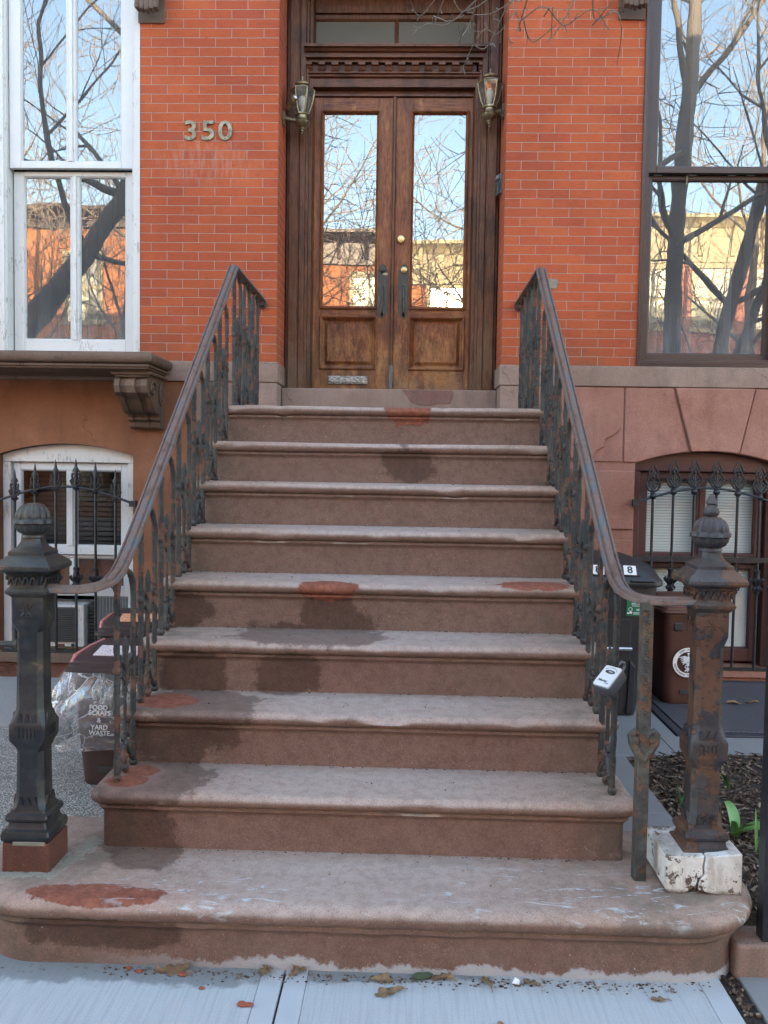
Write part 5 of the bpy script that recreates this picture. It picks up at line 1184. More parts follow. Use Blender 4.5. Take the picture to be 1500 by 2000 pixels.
# ---------------------------------------------------------------- bins
def rrect(cx, cy, hx, hy, r, z, n=5):
    return [Vector((cx+p[0], cy+p[1], z)) for p in rr(hx, hy, r, n)]
def food_bin(loc, rz, label, plastic, notice, pink, group='brown food scrap bins', words=True, hz=0.50):
    """small wheeled bin, front towards -y, origin at its foot"""
    rt = thing('food_scrap_bin', label, 'bin', loc, rz, group)
    O = Vector(loc)
    def W(b, name, m, par, **k):
        b.v = [tuple(Vector(p)+O) for p in b.v]; return b.build(name, m, par, **k)
    b = MB()
    b.loft([rrect(0, 0, 0.118, 0.150, 0.05, 0.0), rrect(0, 0, 0.124, 0.156, 0.05, 0.012), rrect(0, 0, 0.128, 0.160, 0.05, 0.06), rrect(0, 0, 0.152, 0.190, 0.05, hz-0.07), rrect(0, 0, 0.156, 0.195, 0.05, hz-0.03), rrect(0, 0, 0.160, 0.20, 0.05, hz-0.028), rrect(0, 0, 0.162, 0.20, 0.05, hz)])
    body_ = W(b, 'bin_body', plastic, rt, smooth=35)
    b = MB(); b.box(-0.045, 0.045, -0.166, -0.15, 0.058, 0.088); W(b, 'foot_slot', m_['black_ink'], body_, bevel=0.003)
    b = MB(); b.box(-0.10, -0.045, -0.196, -0.17, hz-0.115, hz-0.065); W(b, 'grip_recess', m_['black_plastic'], body_, bevel=0.008)
    b = MB()
    b.loft([rrect(0, 0, 0.178, 0.215, 0.055, hz-0.012), rrect(0, 0, 0.182, 0.219, 0.055, hz-0.006), rrect(0, 0, 0.180, 0.217, 0.055, hz+0.006), rrect(0, 0, 0.170, 0.207, 0.05, hz+0.010), rrect(0, 0, 0.168, 0.205, 0.05, hz+0.022), rrect(0, 0.003, 0.158, 0.193, 0.05, hz+0.026), rrect(0, 0.003, 0.155, 0.190, 0.05, hz+0.036), rrect(0, 0.02, 0.145, 0.165, 0.05, hz+0.045), rrect(0, 0.06, 0.122, 0.092, 0.05, hz+0.069), rrect(0, 0.06, 0.105, 0.08, 0.05, hz+0.071)])
    lid = W(b, 'lid', plastic, rt, smooth=35)
    Mn = Matrix.Translation((0.005, -0.086, hz+0.0592)) @ Matrix.Rotation(R(12), 4, 'X')
    b = MB(); b.box(-0.085, 0.10, -0.050, 0.052, -0.0015, 0.0015, Mn); W(b, 'notice', notice, lid)
    if pink:
        b = MB(); b.tube([(-0.155, -0.17, hz+0.020), (-0.162, -0.12, hz+0.044), (-0.150, 0.0, hz+0.058), (-0.130, 0.10, hz+0.066)], 0.008, 6); W(b, 'lid_latch', m_['pink_plastic'], lid)
    for s in (-1, 1):
        b = MB(); b.lathe([(0.058, -0.016), (0.062, -0.010), (0.062, 0.010), (0.058, 0.016)], (0, 0, 0), 20, M=Matrix.Translation((s*0.13, 0.15, 0.062)) @ Matrix.Rotation(R(90), 4, 'Y')); W(b, 'wheel', m_['black_plastic'], rt)
    b = MB(); b.tube([(-0.10, 0.195, hz-0.02), (-0.10, 0.25, hz+0.02), (0.10, 0.25, hz+0.02), (0.10, 0.195, hz-0.02)], 0.012, 6); W(b, 'handle', plastic, rt)
    if words:
        b = MB()
        for i, (t, dx) in enumerate((('FOOD', 0), ('SCRAPS', 0.004), ('&', 0), ('YARD', 0), ('WASTE', 0))):
            z = (0.345, 0.322, 0.291, 0.260, 0.236)[i]
            yy = -0.166-(z-0.06)*0.030/(hz-0.13)
            put_text(b, t, 0.0275, face_M(dx-0.030, yy-0.006, z, 0.07), bold=0.02)
        W(b, 'lettering', m_['white_ink'], body_, smooth=0)
    return rt
B1 = (-1.080, -2.025, gz(-2.03)+0.004)
food_bin(B1, R(-3), 'brown food scraps bin half wrapped in a clear bag, nearest the stoop railing', m_['brown_plastic'], m_['paper_notice'], True)
food_bin((-1.20, -1.42, gz(-1.42)+0.006), R(6), 'brown bin with an orange notice on its lid, behind the bagged bin', m_['brown_plastic'], m_['orange_notice'], True, words=False, hz=0.56)
# clear bag turned down over the first bin
bag = MB(); O = Vector(B1); rings = []; N = 72
for j in range(15):
    t = j/14; z = 0.495-0.30*t
    ring = []
    base = rr(0.166-0.012*t, 0.204-0.016*t, 0.055, 17)
    for k, (x, y) in enumerate(base):
        a = math.atan2(y, x); d = Vector((x, y, 0)).normalized()
        left = max(0, -math.cos(a-R(18)))**2.2
        fold = 0.013*math.sin(a*13+3*mnoise.noise(Vector((a*2, t*2, 1)))*2)*(0.25+0.9*math.sin(min(1, t*1.2)*math.pi))
        nn = 0.028*mnoise.noise(Vector((x*13, y*13, z*9)))+0.014*mnoise.noise(Vector((x*35, y*35, z*28)))
        bulge = left*0.125*math.sin(min(1.0, 0.12+t*1.15)*math.pi*0.62)
        out_ = 0.006+abs(fold)*0.9+max(-0.004, nn)+bulge
        zz = z+0.022*t*math.sin(a*2+1)+0.018*t*mnoise.noise(Vector((a*3, 0, 7)))-0.045*left*t
        ring.append(O+Vector((x, y, zz))+d*out_)
    rings.append(ring)
bag.loft(rings, cap=False)
bo = thing('plastic_bag', 'clear crumpled plastic bag hanging over the rim of the nearest brown bin', 'plastic bag', (B1[0], B1[1], B1[2]+0.2))
bag.build('bag_film', m_['clear_bag'], bo, smooth=70)
# big black wheeled bin
BB = (1.205, -0.60, 0.134)
bb = thing('wheeled_bin', 'large black wheeled rubbish bin with a domed lid behind the right railing', 'bin', BB)
O = Vector(BB)
def WB(b, name, m, par, **k):
    b.v = [tuple(Vector(p)+O) for p in b.v]; return b.build(name, m, par, **k)
b = MB(); b.loft([rrect(0, 0, 0.235, 0.285, 0.05, 0.0), rrect(0, 0, 0.242, 0.292, 0.05, 0.03), rrect(0, 0, 0.318, 0.345, 0.05, 0.66), rrect(0, 0, 0.325, 0.35, 0.05, 0.745)])
body_ = WB(b, 'bin_body', m_['black_plastic'], bb)
def frontM(): return Matrix.Translation((0, -0.2885, 0.0)) @ Matrix.Rotation(math.atan2(0.053, 0.63), 4, 'X')
FM = frontM()
b = MB(); b.prism([(-0.16, 0.05), (0.215, 0.05), (0.215, 0.30), (0.185, 0.34), (0.185, 0.54), (0.17, 0.56), (-0.14, 0.56), (-0.16, 0.54)], 'y', -0.003, 0.02, FM); WB(b, 'recessed_front', m_['black_ink'], body_, bevel=0.004)
b = MB(); b.prism([(0.175, 0.02), (0.215, 0.02), (0.215, 0.29), (0.180, 0.33)], 'y', -0.016, 0.01, FM); b.prism([(0.10, 0.02), (0.15, 0.02), (0.15, 0.32), (0.11, 0.34)], 'y', -0.012, 0.01, FM); WB(b, 'moulded_rib', m_['black_plastic'], body_, bevel=0.006)
b = MB(); b.tube([FM @ Vector((-0.06, -0.018, 0.395)), FM @ Vector((0.188, -0.018, 0.395))], 0.011, 10); WB(b, 'lift_bar', m_['steel'], bb)
b = MB(); b.box(-0.06, -0.02, -0.008, 0.0, 0.595, 0.69, FM); b.box(-0.05, -0.03, -0.011, -0.006, 0.655, 0.672, FM); WB(b, 'serial_plate', m_['grey_plastic'], body_)
b = MB(); b.box(0.150, 0.292, -0.0052, -0.0015, 0.580, 0.688, FM); st_ = WB(b, 'green_sticker', m_['green_label'], body_)
def onF(x, y, z): return FM @ Matrix.Translation((x, y, z)) @ Matrix.Rotation(R(90), 4, 'X')
b = MB(); put_text(b, 'TOUGH', 0.017, onF(0.214, -0.0056, 0.674), bold=0.02); put_text(b, 'RECYCLABLE', 0.0165, onF(0.225, -0.0056, 0.648), bold=0.015)
for x, y, w_, h in ((0.155, 0.592, 0.012, 0.007), (0.168, 0.594, 0.014, 0.010), (0.188, 0.590, 0.075, 0.003), (0.188, 0.597, 0.06, 0.003), (0.205, 0.61, 0.05, 0.003), (0.205, 0.617, 0.06, 0.003), (0.18, 0.635, 0.10, 0.003), (0.19, 0.662, 0.09, 0.002)): b.box(x, x+w_, -0.0058, -0.0050, y, y+h, FM)
b.tube([FM @ Vector((0.172+0.010*math.cos(a*0.5236), -0.0056, 0.617+0.010*math.sin(a*0.5236))) for a in range(13)], 0.0016, 5)
WB(b, 'sticker_print', m_['white_ink'], st_, smooth=0)
b = MB()
b.loft([rrect(0, 0, 0.345, 0.375, 0.07, 0.742), rrect(0, 0, 0.352, 0.382, 0.07, 0.752), rrect(0, 0, 0.350, 0.380, 0.07, 0.775), rrect(0, 0.0, 0.340, 0.366, 0.08, 0.790), rrect(0, 0.005, 0.328, 0.350, 0.10, 0.822), rrect(0, 0.01, 0.305, 0.322, 0.12, 0.850), rrect(0, 0.015, 0.27, 0.28, 0.13, 0.872), rrect(0, 0.02, 0.22, 0.225, 0.12, 0.887), rrect(0, 0.02, 0.14, 0.14, 0.08, 0.895)])
lid = WB(b, 'lid', m_['black_plastic'], bb, smooth=40)
LM = Matrix.Translation((0.0, -0.352, 0.808)) @ Matrix.Rotation(R(-40), 4, 'X')
b = MB(); b.prism([(-0.20, -0.012), (0.22, -0.012), (0.19, 0.062), (-0.17, 0.062)], 'y', -0.008, 0.02, LM); b.box(0.16, 0.29, -0.010, 0.02, -0.050, -0.034, LM); WB(b, 'lid_panel', m_['black_plastic'], lid, bevel=0.004)
for x, rot in ((-0.012, 6), (0.163, 2)):
    MM = LM @ Matrix.Translation((x, -0.009, 0.022)) @ Matrix.Rotation(R(rot), 4, 'Y')
    b = MB(); b.box(-0.034, 0.034, -0.0015, 0.001, -0.030, 0.030, MM); sk = WB(b, 'number_sticker', m_['white_ink'], lid)
    b = MB(); put_text(b, '8', 0.062, MM @ Matrix.Translation((0, -0.002, 0)) @ Matrix.Rotation(R(90), 4, 'X'), bold=0.02); WB(b, 'numeral', m_['black_ink'], sk, smooth=0)
for s in (-1, 1):
    b = MB(); b.lathe([(0.10, -0.025), (0.11, -0.015), (0.11, 0.015), (0.10, 0.025)], (0, 0, 0), 24, M=Matrix.Translation((s*0.25, 0.29, 0.11)) @ Matrix.Rotation(R(90), 4, 'Y')); WB(b, 'wheel', m_['black_plastic'], bb)
# brown bin on the hatch, with the round city badge
RB = (1.790, -0.50, 0.147)
rb = food_bin(RB, R(2), 'red brown bin with a round white badge standing on the cellar hatch', m_['red_brown_plastic'], m_['red_brown_plastic'], False, words=False, hz=0.555)
bodyR = [c for c in rb.children if c.name.startswith('bin_body')][0]; lidR = [c for c in rb.children if c.name.startswith('lid')][0]
O = Vector(RB)
TM = Matrix.Translation((-0.010, -0.186, 0.255)) @ Matrix.Rotation(math.atan2(0.03, 0.42), 4, 'X')
b = MB(); rad = 0.088
rg = []
for r_ in (rad, rad-0.024): rg.append([TM @ Vector((r_*math.cos(R(a)), -0.004, r_*math.sin(R(a)))) for a in range(0, 360, 6)])
rg2 = [[p+Vector((0, 0.003, 0)) for p in q] for q in rg]
b.loft([rg2[0], rg[0], rg[1], rg2[1]], cap=False)
def T2(x, z): return TM @ Vector((x, -0.005, z))
b.tube([T2(0, -0.055), T2(0, 0.0), T2(0, 0.048)], 0.0035, 6); b.ball(T2(0, 0.052), 0.007, 8)
for s in (-1, 1):
    for i in range(5): b.tube([T2(s*0.004, 0.030-i*0.006), T2(s*(0.020+0.0*i), 0.036-i*0.009), T2(s*(0.054-i*0.006), 0.030-i*0.011)], [0.004, 0.0045, 0.0015], 5)
    b.tube([T2(s*0.016*math.sin(i*0.7), 0.018-i*0.0065) for i in range(12)], 0.0033, 5)
WB(b, 'round_badge', m_['white_ink'], bodyR, smooth=40)
b = MB()
for txt, a0, da in (('NEW YORK CITY', 128, -8.6), ('DEPARTMENT OF SANITATION', 190, 7.6)):
    for i, c in enumerate(txt):
        if c == ' ': continue
        a = R(a0+da*i); rc = rad-0.012; up_ = (math.pi/2 if da < 0 else -math.pi/2)
        M = TM @ Matrix.Translation((rc*math.cos(a), -0.0046, rc*math.sin(a))) @ Matrix.Rotation(-(a-up_), 4, 'Y') @ Matrix.Rotation(R(90), 4, 'X')
        put_text(b, c, 0.0150, M, bold=0.01)
WB(b, 'badge_lettering', m_['red_brown_plastic'], bodyR, smooth=0)
b = MB(); b.box(0.02, 0.055, -0.226, -0.205, 0.505, 0.548); b.box(0.035, 0.07, -0.228, -0.205, 0.50, 0.512); WB(b, 'lid_latch', m_['pink_plastic'], lidR, bevel=0.003)

# ---------------------------------------------------------------- plants, leaves, crumbs
def blade(b, p, az, ln, wd, bend, twist=0.0, n=9, lift=1.35):
    """one strap leaf, thick enough to be solid"""
    pts = []; th = lift; q = Vector(p); st = ln/n; rows = []
    for i in range(n+1):
        t = i/n; d = Vector((math.cos(az)*math.cos(th), math.sin(az)*math.cos(th), math.sin(th)))
        sd_ = Vector((-math.sin(az+twist*t), math.cos(az+twist*t), 0.0)); up = d.cross(sd_).normalized()
        w_ = wd*math.sin(math.pi*min(1, 0.12+t*0.90))**0.8+0.0006
        rows.append([q-sd_*w_+up*w_*0.35, q, q+sd_*w_+up*w_*0.35, q-up*0.0012]); q = q+d*st; th -= bend/n*(0.3+1.4*t)
    b.loft(rows)
def tulip(loc, leaves, label, group='garden shoots'):
    rt = thing('garden_shoot', label, 'plant', loc, 0, group)
    for az, ln, wd, bend, tw, lift in leaves:
        b = MB(); blade(b, loc, R(az), ln, wd, bend, tw, 9, lift); b.build('leaf_blade', m_['green_leaf'], rt, smooth=60)
tulip((1.262, -2.22, 0.145), [(200, 0.10, 0.006, 0.3, 0, 1.5), (20, 0.06, 0.005, 0.4, 0, 1.3)], 'thin upright green shoot just left of the rusty newel shaft')
tulip((1.520, -2.04, 0.160), [(200, 0.12, 0.016, 2.3, 0.2, 1.4), (150, 0.06, 0.006, 0.8, 0, 1.3)], 'small pale green shoot with one folded leaf in the middle of the mulch')
tulip((1.375, -2.50, 0.155), [(95, 0.17, 0.022, 2.6, 0.4, 1.45), (-60, 0.20, 0.024, 1.9, 0.4, 0.95), (-25, 0.17, 0.020, 2.0, 0.2, 0.7), (240, 0.10, 0.012, 1.2, 0, 1.3)], 'broad leaved tulip with drooping leaves right of the rusty newel base')
tulip((1.405, -2.62, 0.152), [(80, 0.15, 0.005, 0.3, 0, 1.45), (20, 0.17, 0.0045, 0.2, 0, 1.25)], 'two slender yellow green blades in front of the broad leaved tulip')
def oak_leaf(loc, az, ln, curl, label, seed, group='fallen leaves along the foot of the steps', tilt=0.15, lobes=True):
    rn = random.Random(seed); n = 22; rows = []
    M = Matrix.Translation(loc) @ Matrix.Rotation(R(az), 4, 'Z') @ Matrix.Rotation(tilt, 4, 'X')
    ph = rn.uniform(0, 1); vs = []; fs = []
    for i in range(n+1):
        t = i/n; env = math.sin(math.pi*min(1, max(0, (t-0.12)/0.88)))**0.6 if t > 0.12 else 0.02
        lob = (0.40+0.60*abs(math.sin(t*math.pi*3.3+ph))**1.5) if lobes else 1
        w_ = ln*0.30*env*lob+0.0007
        x = (t-0.5)*ln; row = []
        for s in (-1, -0.5, 0, 0.5, 1):
            z = curl*ln*(abs(s)**1.6)*(0.6+0.4*math.sin(t*5+seed))+curl*ln*0.5*math.sin(t*3.1+ph*3)+0.002+0.10*ln*mnoise.noise(Vector((t*4, s*2, seed)))
            row.append(M @ Vector((x+abs(s)*w_*0.35, s*w_, max(0.001, z))))
        rows.append(row)
    b = MB()
    for r_ in rows: vs += r_
    for i in range(n):
        for k in range(4): a = i*5+k; fs.append((a, a+1, a+6, a+5))
    b.add(vs, fs)
    b.tube([M @ Vector((-0.62*ln, 0.01*ln, 0.002)), M @ Vector((-0.5*ln, 0, curl*ln*0.3+0.003)), M @ Vector((-0.38*ln, 0, curl*ln*0.4+0.003))], 0.0012, 5)
    o = b.build('oak_leaf', m_['dry_leaf'], None, o=loc, smooth=60)
    sol = o.modifiers.new('thick', 'SOLIDIFY'); sol.thickness = 0.0008
    return tag(o, label, 'leaf', group)
LV = [((-0.537, -3.196, 0.002), 20, 0.098, 0.22, 'large curled oak leaf on the pavement under the left end of the steps'),
      ((-0.262, -3.198, 0.002), 75, 0.060, 0.20, 'small folded leaf at the start of the pavement joint'),
      ((-0.165, -3.178, 0.002), 60, 0.090, 0.12, 'pale tan leaf just right of the pavement joint'),
      ((0.085, -3.212, 0.002), 5, 0.070, 0.16, 'tan leaf touching the riser near the middle of the pavement'),
      ((0.110, -3.268, 0.002), 200, 0.088, 0.10, 'flat grey brown leaf lying furthest out on the pavement, left of the middle'),
      ((0.262, -3.198, 0.002), 170, 0.070, 0.15, 'brown leaf beside the green scrap at the riser foot'),
      ((0.392, -3.218, 0.002), 110, 0.062, 0.24, 'dark curled leaf standing on its lobes in the right half of the pavement'),
      ((0.525, -3.205, 0.002), 150, 0.055, 0.12, 'small leaf beside the white paper scrap'),
      ((0.880, -3.262, 0.002), 175, 0.050, 0.10, 'small leaf alone near the right end of the pavement'),
      ((0.410, -3.395, 0.001), 40, 0.028, 0.2, 'tiny rust coloured leaf at the bottom edge of the pavement'),
      ((2.085, -0.62, 0.148), 10, 0.10, 0.10, 'pale leaf lying on the cellar hatch'),
      ((2.02, -0.40, 0.148), 170, 0.09, 0.12, 'darker leaf near the back of the cellar hatch'),
      ((2.20, -0.60, 0.148), 190, 0.08, 0.12, 'leaf to the right of the pale one on the cellar hatch'),
      ((1.345, -1.30, 0.144), 150, 0.045, 0.15, 'crumpled leaf on the bluestone between the bin and the hatch')]
for i, (p, az, ln, cu, lab) in enumerate(LV): oak_leaf(p, az, ln, cu, lab, i+2, 'fallen leaves')
def crumb(loc, r, m, name, label, cat, seed, sx=1.4, group=None):
    b = MB(); b.ball((0, 0, r*0.4), r, 9, sx=sx, sz=0.5); rn = Vector((seed*3.1, 0, 0))
    b.v = [tuple(Vector(p)*(1+0.5*mnoise.noise(Vector(p)*90+rn))+Vector(loc)) for p in b.v]
    return tag(b.build(name, m, None, o=loc, smooth=30), label, cat, group)
for i, (x, y, r, lab) in enumerate(((-0.668, -3.190, 0.011, 'red mortar crumb furthest left of the group under the steps'), (-0.632, -3.205, 0.0125, 'red mortar crumb in the middle of the group under the steps'), (-0.500, -3.215, 0.015, 'largest red mortar crumb, nearest the big curled leaf'), (-0.430, -3.275, 0.009, 'red mortar crumb out on the pavement, apart from the group'), (-0.575, -3.186, 0.008, 'little red mortar crumb tight against the riser'))):
    crumb((x, y, 0.0), r*0.7, m_['brick_crumb'], 'mortar_crumb', lab, 'crumb', i, 1.5, 'red mortar crumbs')
crumb((-0.292, -3.345, 0.0), 0.012, m_['brick_crumb'], 'mortar_crumb', 'flat brown crumb alone left of the pavement joint', 'crumb', 9, 1.7, 'red mortar crumbs')
b = MB(); b.prism([(-0.032, -0.006), (-0.01, -0.011), (0.02, -0.008), (0.031, 0.002), (0.018, 0.009), (-0.014, 0.010), (-0.030, 0.004)], 'z', 0.0, 0.007, Matrix.Translation((0.205, -3.190, 0.004)) @ Matrix.Rotation(R(8), 4, 'Z') @ Matrix.Rotation(R(20), 4, 'X')); b.rough(0.004, 60); tag(b.build('paper_scrap', m_['dull_green'], None, o=(0.205, -3.19, 0)), 'dull green scrap lying against the riser foot', 'scrap')
b = MB(); b.add([Matrix.Translation((0.478, -3.205, 0.004)) @ Vector(p) for p in ((-0.012, -0.004, 0.0), (0.008, -0.009, 0.0), (0.013, 0.005, 0.004), (-0.002, 0.008, 0.011), (-0.012, -0.004, 0.001), (0.008, -0.009, 0.001), (0.013, 0.005, 0.005), (-0.002, 0.008, 0.012))], [(0, 1, 2, 3), (4, 7, 6, 5), (0, 4, 5, 1), (1, 5, 6, 2), (2, 6, 7, 3), (3, 7, 4, 0)]); tag(b.build('paper_scrap', m_['white_ink'], None, o=(0.478, -3.205, 0), smooth=0), 'white folded paper scrap at the riser foot', 'scrap')
rnd = random.Random(12); b = MB()
for i in range(420):
    x = rnd.uniform(-0.75, 1.05); y = -3.186-abs(rnd.gauss(0, 0.022))
    if abs(x) > 0.95: y += 0.04
    r_ = rnd.uniform(0.0008, 0.0030)*(1+0.8*(rnd.random() < 0.06))
    b.ball((x, y, r_*0.4), r_, 5, sx=rnd.uniform(0.8, 2.6), sy=rnd.uniform(0.5, 1.2))
for i in range(90):
    b.ball((1.115+rnd.gauss(0, 0.012), rnd.uniform(-3.6, -3.13), -0.004), rnd.uniform(0.003, 0.008), 5)
for i in range(700):
    k = rnd.randrange(2, 10); x = rnd.choice((-1, 1))*(0.80-abs(rnd.gauss(0, 0.25)) if rnd.random() < 0.5 else rnd.uniform(0, 0.8)); r_ = rnd.uniform(0.0008, 0.0028)
    b.ball((x, (sy(k)+0.2535-abs(rnd.gauss(0, 0.006))) if k < 9 else -2.857-abs(rnd.gauss(0, 0.008)), sz(k)+0.001), r_, 5, sx=rnd.uniform(0.8, 2.4))
for i in range(160):
    k = rnd.randrange(2, 10); x = rnd.uniform(-0.7, 0.8); yy = (sy(k)+rnd.random()**2*0.22*(-1)+0.25) if k < 9 else rnd.uniform(-3.1, -2.87)
    b.ball((x, yy if k == 9 else sy(k)+rnd.uniform(0.03, 0.25), sz(k)+0.001), rnd.uniform(0.001, 0.003), 5)
struct(b.build('dirt_crumbs', m_['mulch'], None), 'stuff')
# ---------------------------------------------------------------- street trees (seen in the window panes) and the branch overhead
RMIN = [0.0045]
def grow(tw, p, d, ln, r, lev, rn, maxlev, nch, up=0.12, seg=5, spread=0.75):
    r = max(r, RMIN[0]*1.6); pts = [p]; q = p; dd = d.normalized(); rs = [r]
    for i in range(seg):
        dd = (dd+Vector((rn.gauss(0, 0.13), rn.gauss(0, 0.13), rn.gauss(0, 0.10)+up*0.35))).normalized()
        q = q+dd*ln/seg; pts.append(q); rs.append(max(RMIN[0], r*(1-0.72*(i+1)/seg)))
    (tw[0] if lev < 1 else tw[1]).tube(pts, rs, 7 if lev < 1 else 5 if lev < 2 else 3)
    if lev >= maxlev: return
    for k in range(nch[lev]):
        t = 0.25+0.75*(k+rn.random())/nch[lev]; i = min(seg-1, int(t*seg)); a = pts[i].lerp(pts[i+1], t*seg-i)
        ax = (pts[i+1]-pts[i]).normalized(); o = ax.orthogonal().normalized(); o.rotate(Matrix.Rotation(rn.uniform(0, 6.28), 3, ax))
        nd = (ax*(1-spread*0.5)+o*spread*rn.uniform(0.7, 1.2)+Vector((0, 0, up))).normalized()
        grow(tw, a, nd, ln*rn.uniform(0.45, 0.72), r*(1-0.7*t)*0.62, lev+1, rn, maxlev, nch, up, max(3, seg-1), spread)
def tree(label, trunk, limbs, seed, twig, maxlev=3, nch=(6, 5, 5, 4)):
    """trunk: [(point, radius)], limbs: (start index, direction, length, radius)"""
    rn = random.Random(seed); base = trunk[0][0]
    rt = thing('street_tree', label, 'tree', base, 0, 'bare street trees')
    tw = (MB(), MB())
    pts = []
    for i in range(len(trunk)-1):
        for j in range(4):
            t = j/4; a = Vector(trunk[i][0]).lerp(Vector(trunk[i+1][0]), t); pts.append((a, trunk[i][1]*(1-t)+trunk[i+1][1]*t))
    pts.append((Vector(trunk[-1][0]), trunk[-1][1]))
    tw[0].tube([p for p, r in pts], [r for p, r in pts], 12, 0.12, 2.5)
    for i, d, ln, r in limbs: grow(tw, Vector(trunk[i][0]), Vector(d), ln, r*0.62, 0, rn, maxlev, nch)
    tw[0].build('trunk', m_['bark'], rt, smooth=60); c = tw[1].build('crown', m_[twig], rt, smooth=0)
    return rt
LB = lambda i, *a: [(i, d, ln, r) for d, ln, r in a]
tree('bare tree with a thick leaning trunk by the near kerb, mirrored in the white window', [((-8.2, -7.6, 0), 0.27), ((-7.1, -7.55, 1.9), 0.21), ((-5.95, -7.5, 3.6), 0.18), ((-5.0, -7.5, 4.8), 0.155), ((-4.35, -7.5, 5.7), 0.13), ((-3.9, -7.4, 7.6), 0.12), ((-3.8, -7.4, 9.5), 0.06)],
     LB(3, ((1.0, -0.1, -0.25), 2.4, 0.07), ((-0.5, 0.2, 0.8), 4.0, 0.10))+LB(4, ((-1, 0.1, 0.25), 3.4, 0.10), ((0.9, -0.4, 0.5), 3.0, 0.07), ((-0.7, -0.5, 0.9), 3.5, 0.08))+LB(5, ((-0.9, 0.3, 0.6), 3.6, 0.08), ((0.8, 0.5, 0.8), 3.0, 0.06), ((0.1, -0.9, 0.7), 3, 0.06))+LB(6, ((-0.5, 0, 0.9), 2.4, 0.05), ((0.5, 0.2, 0.9), 2.2, 0.05)), 4, 'twig_bark', 3, (5, 4, 4))
tb = tree('bare tree with a straight upright trunk by the near kerb, mirrored in the brown window', [((4.25, -7.5, 0), 0.17), ((4.2, -7.5, 2.6), 0.14), ((4.18, -7.5, 5.0), 0.125), ((4.3, -7.5, 7.2), 0.12), ((4.35, -7.5, 8.6), 0.10), ((4.5, -7.5, 10.5), 0.05)],
     LB(2, ((-0.7, 0.3, 0.9), 3.2, 0.08), ((0.9, -0.3, 0.5), 3.4, 0.09))+LB(3, ((0.9, 0.2, 0.8), 3.4, 0.09), ((-0.35, 0.1, 1.0), 3.4, 0.09), ((0.1, -0.9, 0.6), 3.0, 0.07))+LB(4, ((-0.8, -0.4, 0.7), 3.2, 0.08), ((0.8, -0.2, 0.7), 3.0, 0.08))+LB(5, ((0.2, 0.3, 1), 2.4, 0.05), ((-0.6, 0.1, 0.8), 2.4, 0.05)), 8, 'twig_bark', 3, (5, 4, 4))
tree('bare many stemmed tree by the near kerb, mirrored right of the upright trunk', [((4.55, -8.0, 0), 0.20), ((4.85, -8.0, 2.2), 0.15), ((5.25, -8.0, 4.2), 0.11), ((5.75, -8.0, 6.4), 0.08), ((6.1, -8.0, 8.4), 0.04)],
     LB(1, ((0.45, 0.0, 1.0), 5.0, 0.14), ((-0.5, -0.2, 0.9), 4.2, 0.10), ((0.9, -0.1, 0.6), 3.4, 0.10))+LB(2, ((-0.7, 0.2, 0.6), 3.2, 0.08), ((0.9, 0.1, 0.6), 3.2, 0.09))+LB(3, ((-0.6, 0.2, 0.8), 3.0, 0.07), ((0.6, -0.5, 0.8), 2.6, 0.06)), 15, 'twig_bark', 3, (5, 4, 4))
far_trunk = lambda x, y: [((x, y, 0), 0.20), ((x+0.1, y, 2.2), 0.16), ((x-0.1, y+0.1, 4.4), 0.12), ((x, y, 6.8), 0.08), ((x+0.1, y, 9.8), 0.03)]
RMIN[0] = 0.0065
far_limbs = LB(1, ((0.8, 0.2, 0.7), 4.4, 0.09), ((-0.8, 0.3, 0.7), 4.4, 0.09))+LB(2, ((0.3, 0.7, 0.8), 3.2, 0.07), ((-0.7, -0.4, 0.8), 3.2, 0.07), ((0.9, -0.3, 0.8), 3.2, 0.07))+LB(3, ((0.9, 0.3, 0.6), 3.6, 0.06), ((-0.9, 0.1, 0.6), 3.6, 0.06), ((0.2, -0.8, 0.8), 3.0, 0.06))+LB(4, ((0.4, -0.2, 1), 2, 0.025), ((-0.3, 0.3, 1), 2, 0.025))
for x, y, sd_, lab in ((-10.2, -13.9, 21, 'leafless tree furthest left on the far pavement'), (-6.4, -14.0, 31, 'leafless tree before the orange house on the far pavement'), (-2.6, -13.9, 22, 'leafless tree before the house mirrored in the left door'), (2.4, -14.0, 23, 'leafless tree before the house mirrored in the right door'), (7.9, -13.9, 24, 'leafless tree before the red house with the cream cornice')):
    tree(lab, far_trunk(x, y), far_limbs, sd_, 'sunlit_twig_bark', 3, (5, 4, 4))
